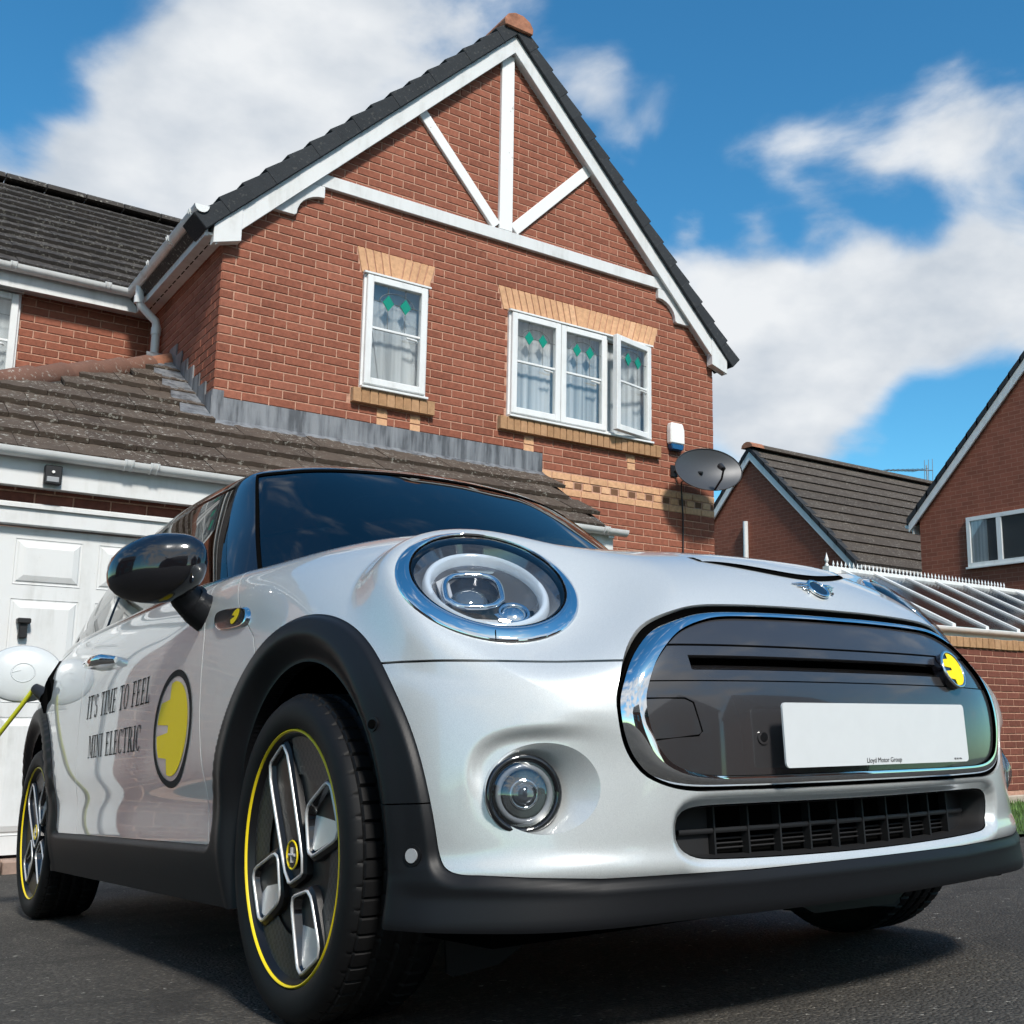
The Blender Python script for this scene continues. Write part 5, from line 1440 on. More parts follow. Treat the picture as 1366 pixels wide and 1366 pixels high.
# --- headlamps
for s in (-1, 1):
    fl = np.array([1, s, 1.]); n_ = LN * fl; ax_ = LAX * fl; bx_ = LBX * fl; c_ = LC * fl
    h_ = np.array([n_[1] * -1, n_[0], 0]); h_ /= np.linalg.norm(h_); v_ = np.cross(n_, h_)
    def E(sc, off, n=72, cen=None):
        cc = c_ if cen is None else cen
        return [cc + ax_ * LA * sc * math.cos(2 * math.pi * k / n) + bx_ * LB * sc * math.sin(2 * math.pi * k / n) + n_ * off for k in range(n)]
    up = v_ * .007 - h_ * .002 * s
    ci = c_ + up
    def band(name, rings, mat, parent, smooth=60, close=False):
        n = len(rings[0]); v = [p for rg in rings for p in rg]
        f = [(r_ * n + i, r_ * n + (i + 1) % n, (r_ + 1) * n + (i + 1) % n, (r_ + 1) * n + i) for r_ in range(len(rings) - 1) for i in range(n)]
        if close: f.append(tuple((len(rings) - 1) * n + i for i in range(n)))
        m = MB(); m.add(v, f); return m.build(name, mat, parent, smooth=smooth)
    hl = band('headlamp', [E(.995, -.012), E(.90, -.02), E(.84, -.05, cen=ci), E(.62, -.085, cen=ci), E(.3, -.095, cen=ci)], 'interior', car, close=True)
    band('chrome_ring', [E(1.006, -.012), E(1.005, -.002), E(1.0, .003), E(.97, .0065, cen=c_ + up * .25), E(.91, .0105, cen=c_ + up * .65), E(.868, .0130, cen=ci), E(.858, .0115, cen=ci), E(.852, .003, cen=ci)], 'chrome', hl, 70)
    band('gasket', [E(.860, .009, cen=ci), E(.848, .010, cen=ci), E(.814, .007, cen=ci), E(.804, -.006, cen=ci)], 'void_black', hl, 70)
    band('bezel', [E(.808, -.005, cen=ci), E(.765, -.014, cen=ci), E(.70, -.026, cen=ci)], 'chrome_dark', hl, 70)
    band('light_ring', [E(.705, -.026, cen=ci), E(.685, -.014, cen=ci), E(.645, -.009, cen=ci), E(.61, -.014, cen=ci), E(.585, -.034, cen=ci)], 'drl_white', hl, 80)
    band('inner_cup', [E(.588, -.031, cen=ci), E(.555, -.045, cen=ci), E(.40, -.075, cen=ci)], 'cup_grey', hl, 70)
    def LP(a, b, o): return c_ + up + h_ * a * (-s) * -1 * (1 if s < 0 else 1) * (1) + v_ * b + n_ * o
    def P2(a, b, o): return ci + h_ * (a if s < 0 else -a) + v_ * b + n_ * o
    # projector with chrome shroud, turn lamp, reflector bowls
    pc = (-.022, .012)
    m = MB(); sh = []
    for k in range(40):
        a = 2 * math.pi * k / 40; r_ = .053 / (abs(math.cos(a)) ** 3 + abs(math.sin(a)) ** 3) ** (1 / 3.) * (1 if math.sin(a) > -.5 else .92); sh.append(P2(pc[0] + r_ * math.cos(a), pc[1] + r_ * .98 * math.sin(a), -.030))
    m.tube(sh, .0065, 8, closed=True); m.build('projector_shroud', 'chrome', hl, smooth=70)
    rings = []
    for (r_, o_) in ((.047, -.032), (.044, -.05), (.036, -.06)): rings.append([P2(pc[0] + r_ * math.cos(2 * math.pi * k / 32), pc[1] + r_ * math.sin(2 * math.pi * k / 32), o_) for k in range(32)])
    band('projector_barrel', rings, 'chrome_dark', hl, 60)
    rings = []
    for i in range(7):
        t = i / 6; r_ = .037 * math.cos(t * math.pi / 2 * .98); o_ = -.058 + .026 * math.sin(t * math.pi / 2)
        rings.append([P2(pc[0] - .006 + r_ * math.cos(2 * math.pi * k / 32), pc[1] - .004 + r_ * math.sin(2 * math.pi * k / 32), o_) for k in range(32)])
    band('projector_lens', rings, 'projector_glass', hl, 80, close=True)
    rings = []
    for i in range(5):
        t = i / 4; r_ = .024 * math.cos(t * math.pi / 2 * .97); o_ = -.040 + .012 * math.sin(t * math.pi / 2)
        rings.append([P2(.048 + r_ * math.cos(2 * math.pi * k / 24), -.046 + r_ * math.sin(2 * math.pi * k / 24), o_) for k in range(24)])
    band('turn_lamp', rings, 'faceted_chrome', hl, 20, close=True)
    m = MB(); m.tube([P2(.048 + .027 * math.cos(2 * math.pi * k / 24), -.046 + .027 * math.sin(2 * math.pi * k / 24), -.036) for k in range(24)], .004, 6, closed=True); m.build('turn_lamp_rim', 'chrome', hl, smooth=60)
    for (pts, mat) in (([(-.088, .05, -.036), (-.066, .062, -.03), (-.062, .0, -.03), (-.078, -.022, -.036)], 'rim_silver'), ([(-.05, .088, -.034), (.03, .086, -.034), (.022, .07, -.03), (-.04, .072, -.03)], 'chrome'),
                       ([(-.05, -.075, -.036), (.02, -.085, -.036), (.015, -.06, -.04), (-.04, -.055, -.04)], 'rim_silver'), ([(.01, -.05, -.034), (.03, -.085, -.034), (.04, -.085, -.034), (.026, -.045, -.034)], 'chrome')):
        m = MB(); m.add([P2(*p) for p in pts] + [P2(p[0], p[1], p[2] - .006) for p in pts], [(0, 1, 2, 3), (4, 7, 6, 5), (0, 4, 5, 1), (1, 5, 6, 2), (2, 6, 7, 3), (3, 7, 4, 0)]); m.build('reflector_fin', mat, hl)
    rings = [E(.850, .008, cen=ci), E(.80, .013, cen=ci), E(.70, .020, cen=ci), E(.5, .028, cen=ci), E(.25, .033, cen=ci), E(.02, .034, cen=ci)]
    band('lens', rings, 'lens_glass', hl, 85, close=True)
    q0, q1 = c_ + ax_ * LA * .1, 0
    m = MB(); a = 2 * math.pi * .58
    # split joint of the ring
    def onring(a, sc, off): return c_ + ax_ * LA * sc * math.cos(a) + bx_ * LB * sc * math.sin(a) + n_ * off
    a = math.pi * 1.29; m.tube([onring(a, 1.0, .0035), onring(a, .95, .0085), onring(a, .895, .0125)], .0010, 5); m.build('ring_joint', 'void_black', hl)

# --- bonnet scoop lip, wing emblem
m = MB(); v = []; nn_ = 40; mo = MB(); v2 = []
for i in range(nn_ + 1):
    t = i / nn_; y = -.215 + .43 * t; k = max(0., 1 - (2 * t - 1) ** 4) ** .7; xl_ = .596 - 1.75 * y * y; z1 = top_z(xl_, y)
    v += [(xl_ - .005 * k, y, z1 + .0105 * k), (xl_ - .018, y, top_z(xl_ - .018, y) + .0105 * k), (xl_ - .06, y, top_z(xl_ - .06, y) + .0065 * k), (xl_ - .12, y, top_z(xl_ - .12, y) + .0022 * k), (xl_ - .19, y, top_z(xl_ - .19, y) - .001)]
    v2 += [(xl_ + .004 * k, y, top_z(xl_ + .004 * k, y) + .0012), (xl_ - .012, y, top_z(xl_ - .012, y) + .0022), (xl_ - .035, y, top_z(xl_ - .035, y) + .006 * k), (xl_ - .010, y, z1 + .0092 * k)]
m.add(v, [(5 * i + k, 5 * i + 5 + k, 5 * i + 6 + k, 5 * i + 1 + k) for i in range(nn_) for k in range(4)]); m.build('bonnet_scoop', 'paint_silver', car, smooth=60)
mo.add(v2, [(4 * i + k, 4 * i + 4 + k, 4 * i + 5 + k, 4 * i + 1 + k) for i in range(nn_) for k in range(3)]); mo.build('scoop_mouth', 'void_black', car, smooth=60)
ez = .779; en = front_n(0.01, ez); ep = np.array([front_x(0.0, ez), 0, ez]) + en * .004
eu = np.array([0, 1., 0]); ev = np.cross(en, eu); ev /= np.linalg.norm(ev)
if ev[2] < 0: ev = -ev
m = MB(); m.tube([ep + (eu * math.cos(a) * .023 + ev * math.sin(a) * .023) for a in [2 * math.pi * i / 32 for i in range(32)]], .0035, 8, closed=True); emb = m.build('wing_emblem', 'chrome', car, smooth=60)
m = MB(); m.tube([ep - en * .004, ep + en * .0015], .022, 30); m.build('emblem_disc', 'paint_black', emb, smooth=40)
for s in (-1, 1):
    for k in range(4):
        z0 = .012 - .008 * k; L = .062 - .009 * k
        a = ep + eu * s * (.022 + .004 * k) + ev * z0; b = ep + eu * s * L + ev * (z0 + .003) - en * .004
        m = MB(); m.tube([a, (a + b) / 2 + en * .001, b], [.0032, .003, .0012], 6); m.build('emblem_feather', 'chrome', emb, smooth=60)

# --- glasshouse
g0 = PC[:, 9].copy(); g0[:, 2] -= .012
g3 = np.array([(-.955,0,1.405),(-.957,.1,1.404),(-.962,.2,1.400),(-.968,.30,1.394),(-.976,.37,1.388),(-.986,.435,1.380),(-1.0,.49,1.371),(-1.013,.532,1.364),(-1.028,.563,1.357),(-1.10,.594,1.348),
               (-1.36,.61,1.355),(-1.68,.613,1.360),(-2.02,.606,1.355),(-2.34,.592,1.345),(-2.62,.565,1.33),(-2.78,.50,1.315),(-2.84,.36,1.315),(-2.87,.18,1.32),(-2.875,0,1.322)])
GP_ = []
for t in (0, 1 / 3, 2 / 3, 1.0):
    P = g0 * (1 - t) + g3 * t
    P[:, 1] *= 1 + .022 * math.sin(math.pi * t); P[:9, 0] += .022 * math.sin(math.pi * t)
    GP_.append(P)
rc = np.array([-1.85, 0, 1.43])
for sc, dz in ((.90, .030), (.72, .055), (.40, .073), (.03, .080)):
    P = rc + (g3 - rc) * [sc, sc, 0]; P[:, 2] = g3[:, 2] + dz * (1.0) - (g3[:, 2] - 1.352) * (1 - sc); GP_.append(P)
GPc = np.array(GP_).transpose(1, 0, 2)
S2 = np.linspace(0, 18, 260); T2 = np.concatenate([np.linspace(0, 3.3, 70), np.linspace(3.3, 7, 26)[1:]])
H = grid(GPc, S2, T2); HN = normals(H)
HS, HT = np.meshgrid(S2, T2, indexing='ij')
hs = H.shape[:2]; hi = np.arange(hs[0] * hs[1]).reshape(hs)
a, b, c, d_ = hi[:-1, :-1].ravel(), hi[1:, :-1].ravel(), hi[1:, 1:].ravel(), hi[:-1, 1:].ravel()
HTRI = np.concatenate([np.stack([a, b, c], 1), np.stack([a, c, d_], 1)])
HB_ = np.concatenate([H.reshape(-1, 3), HN.reshape(-1, 3)], 1)
def gh(name, fields, mat, both, flange=.01, off=0.):
    D, T = cut(fields, HB_, HTRI); D = D.copy(); D[:, :3] += D[:, 3:6] * off
    if both: D, T = whole(D, T); return [mesh_np(name, D[:, :3], T, D[:, 3:6], mat, car, flange)]
    return [mesh_np(name, D[:, :3], T, D[:, 3:6], mat, car, flange), mesh_np(name, D[:, :3] * [1, -1, 1], T[:, ::-1], D[:, 3:6] * [1, -1, 1], mat, car, flange)]
gh('windscreen', [8.02 - HS, 2.93 - HT], 'car_glass', True, .006, -.003)
gh('windscreen_edge', [np.minimum(8.06 - HS, 2.98 - HT), np.maximum(HS - 7.86, HT - 2.86)], 'void_black', True, .0, -.0005)
gh('a_pillar', [HS - 8.06, 9.02 - HS, 2.98 - HT], 'paint_black', False)
gh('door_window', [HS - 9.06, 11.80 - HS, 2.80 - HT], 'side_glass', False, .006, -.004)
gh('rear_side_window', [HS - 11.92, 14.5 - HS, 2.80 - HT], 'side_glass', False, .006, -.004)
gh('b_pillar', [HS - 11.80, 11.92 - HS, 2.80 - HT], 'paint_black', False)
gh('window_frame', [HS - 9.02, 14.5 - HS, HT - 2.80, 2.99 - HT], 'paint_black', False)
gh('rear_pillar', [HS - 14.5, 15.6 - HS, 2.99 - HT], 'paint_black', False)
gh('rear_window', [HS - 15.6, 2.9 - HT], 'side_glass', True, .006, -.003)
gh('roof', [HT - 2.99], 'paint_black', True, .015)
# belt strip
for s in (-1, 1):
    bl = nspline(PC[:, 9], np.linspace(8.6, 15.2, 60)); m = MB()
    m.tube([(p[0], s * (p[1] + .004), p[2] - .006) for p in bl], .008, 8); m.build('belt_strip', 'paint_black', car, smooth=60)
# cabin
onebox('floor_pan', (-2.95, -.70, .17), (.50, .70, .21), 'void_black', car)
m = MB(); m.prism([(-.95, .80), (-.60, .93), (-.42, .96), (-.42, .5), (-.95, .5)], 1, -.66, .66); m.build('dashboard', 'interior', car, bevel=.02)
m = MB(); m.tube([(-.93 + .06 * math.sin(a) * .5, -.36 + .185 * math.cos(a), .90 + .185 * math.sin(a) * .92) for a in [2 * math.pi * k / 28 for k in range(28)]], .016, 8, closed=True); m.build('steering_wheel', 'interior', car, smooth=60)
for s in (-1, 1):
    m = MB(); m.prism([(-1.25, .40), (-1.70, .38), (-1.86, 1.02), (-1.78, 1.05), (-1.60, .56), (-1.25, .55)], 1, s * .36 - .25, s * .36 + .25); m.build('seat', 'interior', car, bevel=.03)
    m = MB(); m.prism([(-1.84, 1.06), (-1.76, 1.06), (-1.78, 1.24), (-1.85, 1.24)], 1, s * .36 - .13, s * .36 + .13); m.build('headrest', 'interior', car, bevel=.03)
onebox('rear_seat', (-2.45, -.55, .45), (-2.25, .55, 1.05), 'interior', car, bevel=.04)
m = MB(); m.box((-1.02, -.12, 1.25), (-1.0, .12, 1.315)); m.build('interior_mirror', 'interior', car, bevel=.01)
# wiper
m = MB(); pts = [(H[i, j, 0] + HN[i, j, 0] * .012, -H[i, j, 1], H[i, j, 2] + .012 * HN[i, j, 2]) for i, j in ((96, 3), (70, 4), (40, 6), (12, 8))]
m.tube(pts, .007, 6); m.build('wiper', 'rim_black', car, smooth=60)

# --- door mirrors
for s in (-1, 1):
    def SK(pts): return [(x, s * y, z) for x, y, z in pts]
    cM = np.array([-.585, .955, .957]); v = []; nu, nv = 28, 18
    for i in range(nv + 1):
        ph = math.pi * i / nv
        for k in range(nu):
            th = 2 * math.pi * k / nu
            a = math.cos(th) * math.sin(ph); b = math.sin(th) * math.sin(ph); c = math.cos(ph)     # c along x (front), a along y, b up
            ee = 2.5; sa = abs(a) ** (2 / ee) * np.sign(a); sb = abs(b) ** (2 / ee) * np.sign(b)
            x = .075 * c if c > 0 else .035 * c
            y = .104 * sa * (1 if a > 0 else .96); z = .083 * sb * (1 - .16 * (a > 0) * a) - .012 * a
            v.append((cM[0] + x - .05 * a, s * (cM[1] + y), cM[2] + z + .012 * c))
    f = [(i * nu + k, i * nu + (k + 1) % nu, (i + 1) * nu + (k + 1) % nu, (i + 1) * nu + k) for i in range(nv) for k in range(nu)]
    m = MB(); m.add(v, f); mir = m.build('door_mirror', 'paint_black', car, smooth=80)
    m = MB(); m.tube(SK([(-.615, .815, .855), (-.60, .85, .868), (-.592, .885, .895), (-.590, .905, .925)]), [.050, .044, .038, .034], 14); m.build('mirror_arm', 'trim_plastic', mir, smooth=60)
    m = MB(); m.tube(SK([(-.598, .862, .882), (-.5955, .872, .888)]), [.0435, .0430], 16); m.build('mirror_joint', 'rim_black', mir, smooth=30)
    m = MB(); m.tube(SK([(-.60, .915, 1.044), (-.545, .918, 1.03), (-.508, .921, .985)]), .0008, 5); m.build('cap_joint', 'void_black', mir)
    m = MB(); pts = [(-.626, .955 + .085 * math.cos(t), .957 + .065 * math.sin(t)) for t in [2 * math.pi * k / 24 for k in range(24)]]
    m.add(SK(pts), [tuple(range(24))]); m.build('mirror_glass', 'chrome', mir)

# --- door handle, side indicator trim, sensors, logo, lettering on both flanks
def sidept(s, x, z, off=.0015): return (x, s * (side_y(x, z) + off), z)
for s in (-1, 1):
    y = side_y(-1.5, .832)
    m = MB(); v = []; n = 16
    m.tube([(-1.645, s * (y - .004), .836), (-1.62, s * (y + .026), .838), (-1.52, s * (y + .036), .836), (-1.42, s * (y + .030), .832), (-1.385, s * (y - .002), .828)], [.012, .016, .0175, .016, .011], 12)
    m.build('door_handle', 'chrome', car, smooth=70)
    sc = [(-.495, .842), (-.485, .815), (-.435, .793), (-.300, .784), (-.268, .797), (-.285, .822), (-.335, .836), (-.44, .846)]
    def loop3(pts, off, scl=1.0):
        cx_ = np.mean([p[0] for p in pts]); cz_ = np.mean([p[1] for p in pts])
        return [(np.array(sidept(s, cx_ + (p[0] - cx_) * scl, cz_ + (p[1] - cz_) * scl, off)), np.array([0, s, 0])) for p in pts]
    scp = [tuple(p) for p in smooth_poly(sc, 40)]
    sweep_band('side_scuttle', loop3(scp, .0005), loop3(scp, .008, .80), 'chrome', bulge=.003)
    m = MB(); a = loop3(scp, .008, .81); m.add([p for p, q_ in a], [tuple(range(len(a)))]); m.build('scuttle_panel', 'grille_black', car)
    def smap(a_, b_): 
        x, z = -.345 + a_ * .020 * 1.25 + b_ * .006, .815 + b_ * .020; return np.array(sidept(s, x, z, .0095)), np.array([0, s, 0])
    decal('scuttle_plug', smap, lambda u, v: np.minimum(.85 - np.hypot(u, v), np.where(np.abs(v) < .12, u + .1, 1.)), 1.0, 'yellow', car, 14)
    for (x, z, r_) in ((.486, .323, .016),):
        yy = side_y(x - .08, z); 
    def dmap(a_, b_):
        x, z = -.735 + a_ * .150 * 1.05, .588 + b_ * .145; return np.array(sidept(s, x, z, .0012)), np.array([0, s, 0])
    decal('logo_ring', dmap, lambda u, v: np.minimum(1.0 - np.hypot(u, v), np.hypot(u, v) - .885), 1.03, 'decal_black', car, 60)
    decal('logo_plug', dmap, logo2d(1.0), 1.0, 'yellow', car, 50)
# parking sensors in the black corner trim
def clad_pt(px_x, px_z, front=True):
    d2 = (Gc[..., 0] - px_x) ** 2 + (Gc[..., 2] - px_z) ** 2 + np.where(np.abs(Nc[..., 2]) > .95, 1, 0); i = np.unravel_index(d2.argmin(), d2.shape); return Gc[i], Nc[i]
for s in (-1, 1):
    for (x, z, r_, mt) in ((.425, .318, .0115, 'sensor_grey'), (.345, .535, .008, 'void_black')):
        p, n = clad_pt(x, z); p = p * [1, s, 1]; n = n * [1, s, 1]
        m = MB(); m.tube([p - n * .004, p + n * .003], r_ * 1.5, 20); b = m.build('corner_sensor', 'rim_black', car, smooth=40)
        m = MB(); m.tube([p + n * .002, p + n * .0055], r_, 18); m.build('sensor_face', mt, b, smooth=40)

# serif lettering, drawn as strokes: (x, z) boxes and arcs on a unit-height letter
def glyph(ch):
    """list of polygons on a cell of height 1; returns (width, polys)"""
    t, h, sr = .15, .05, .10
    def st(x, z0=0, z1=1, w=t): return [(x, z0), (x + w, z0), (x + w, z1), (x, z1)]
    def hz(x0, x1, z, w=h): return [(x0, z), (x1, z), (x1, z + w), (x0, z + w)]
    def ser(x, top=True, bot=True): return ([hz(x - .08, x + t + .08, 0)] if bot else []) + ([hz(x - .08, x + t + .08, 1 - h)] if top else [])
    def arc(cx, cz, rx, rz, a0, a1, n=12, th=t):
        o_ = []; 
        for i in range(n):
            p, q_ = R(a0 + (a1 - a0) * i / n), R(a0 + (a1 - a0) * (i + 1) / n)
            def th_(a): return h + (th - h) * abs(math.cos(a))
            o_.append([(cx + rx * math.cos(p), cz + rz * math.sin(p)), (cx + rx * math.cos(q_), cz + rz * math.sin(q_)), (cx + (rx - th_(q_)) * math.cos(q_), cz + (rz - th_(q_) * .7) * math.sin(q_)), (cx + (rx - th_(p)) * math.cos(p), cz + (rz - th_(p) * .7) * math.sin(p))])
        return o_
    if ch == 'I': return .36, [st(.1)] + ser(.1)
    if ch == "'": return .2, [[(.05, 1), (.15, 1), (.12, .72), (.08, .72)]]
    if ch == 'T': return .78, [st(.31), hz(.02, .76, 1 - h), hz(.2, .56, 0), [(.02, 1 - h), (.02, .74), (.06, .74), (.10, 1 - h)], [(.76, 1 - h), (.76, .74), (.72, .74), (.68, 1 - h)]]
    if ch == 'E': return .72, [st(.12), hz(.02, .62, 1 - h), hz(.02, .64, 0), hz(.27, .5, .49), [(.64, h), (.66, .28), (.61, .28), (.56, h)], [(.62, 1 - h), (.62, .74), (.57, .74), (.53, 1 - h)], st(.47, .38, .63, .05)]
    if ch == 'F': return .68, [st(.12), hz(.02, .60, 1 - h), hz(.02, .38, 0), hz(.27, .5, .49), [(.60, 1 - h), (.60, .74), (.55, .74), (.51, 1 - h)], st(.46, .38, .63, .05)]
    if ch == 'L': return .68, [st(.12), hz(.02, .38, 1 - h), hz(.02, .62, 0), [(.62, h), (.64, .30), (.59, .30), (.53, h)]]
    if ch == 'M': return 1.0, [st(.10, 0, 1, .06), st(.74), hz(.0, .24, 0), hz(.64, .98, 0), hz(.0, .2, 1 - h), hz(.74, .98, 1 - h), [(.10, 1), (.27, 1), (.53, .08), (.46, .08)], [(.80, 1), (.74, 1), (.46, .08), (.53, .08)]]
    if ch == 'N': return .86, [st(.10, 0, 1, .06), st(.70, 0, 1, .06), hz(.0, .26, 0), hz(.60, .86, 1 - h), hz(.0, .2, 1 - h), [(.08, 1), (.25, 1), (.76, 0), (.68, 0)]]
    if ch == 'O': return .86, arc(.42, .5, .40, .5, 0, 360, 22)
    if ch == 'C': return .78, arc(.42, .5, .40, .5, 45, 315, 18) + [st(.66, .68, .98, .05)]
    if ch == 'S': return .62, arc(.30, .74, .26, .26, 30, 270, 12, .13) + arc(.30, .26, .27, .27, 90, -150, 12, .14) + [st(.50, .70, .97, .05), st(.04, .03, .30, .05)]
    if ch == 'R': return .84, [st(.12), hz(.02, .42, 1 - h), hz(.02, .38, 0), hz(.27, .42, .46)] + arc(.40, .735, .25, .265, -90, 90, 10) + [[(.38, .48), (.54, .48), (.80, 0), (.62, 0)], hz(.62, .86, 0)]
    return .42, []
def lettering(s, txt, x0, x1, zl, zr, hl, hr, name):
    ws = [glyph(c)[0] for c in txt]; tot = sum(ws) + .10 * len(txt); cur = 0
    for c, w_ in zip(txt, ws):
        m = MB()
        for poly in glyph(c)[1]:
            pts = []
            for (u, v) in poly:
                t = (cur + u) / tot; x = x0 + (x1 - x0) * t; z = zl + (zr - zl) * t + v * (hl + (hr - hl) * t)
                pts.append(sidept(s, x, z, .0012))
            m.add(pts, [tuple(range(len(pts)))])
        cur += w_ + .10
        if m.v: m.build(name, 'decal_black', doors[1] if s < 0 else doors[0])
lettering(-1, "IT'S TIME TO FEEL", -1.655, -.955, .667, .668, .072, .072, 'letter')
lettering(-1, "MINI ELECTRIC", -1.60, -1.01, .545, .545, .068, .070, 'letter')

# --- charging flap, socket and plug at the rear quarter
fx, fz_ = -2.36, .775
for s in (-1,):
    y = side_y(fx, fz_)
    m = MB(); m.tube([(fx, s * (y - .03), fz_), (fx, s * (y + .002), fz_)], .085, 32); m.build('charge_socket', 'void_black', car, smooth=40)
    cF = np.array([-2.50, -.918, .893]); nF = np.array([.96, -.16, .12]); nF /= np.linalg.norm(nF)
    uF = np.array([.12, .985, -.0]); uF -= nF * (uF @ nF); uF /= np.linalg.norm(uF); vF = np.cross(nF, uF); 
    if vF[2] < 0: vF = -vF
    def FP(r1, r2, a, o): return cF + uF * r1 * math.cos(a) + vF * r2 * math.sin(a) + nF * o
    rings = []
    for (sc, o_) in ((.02, .020), (.4, .018), (.75, .012), (.95, .003), (1.0, -.004), (.97, -.012), (.5, -.004), (.02, -.002)):
        rings.append([FP(.136 * sc, .110 * sc, 2 * math.pi * k / 40, o_) for k in range(40)])
    n = 40; v = [p for rg in rings for p in rg]; f = [(r_ * n + i, r_ * n + (i + 1) % n, (r_ + 1) * n + (i + 1) % n, (r_ + 1) * n + i) for r_ in range(len(rings) - 1) for i in range(n)] + [tuple(range(n))]
    m = MB(); m.add(v, f); flap = m.build('charge_flap', 'flap_white', car, smooth=80)
    m = MB(); m.tube([FP(.040, .036, 2 * math.pi * k / 32, .0185) for k in range(32)], .0025, 6, closed=True); m.tube([FP(.042, .0, math.pi, .019), FP(.012, .012, math.pi * .75, .020)], .0022, 6); m.build('flap_emblem', 'flap_white', flap, smooth=60)
    m = MB(); m.tube([(-2.42, -.80, .93), (-2.40, -.825, .86), (-2.36, -.85, .77), (-2.34, -.852, .72)], [.012, .026, .026, .010], 10); m.build('flap_hinge', 'void_black', car, smooth=60)

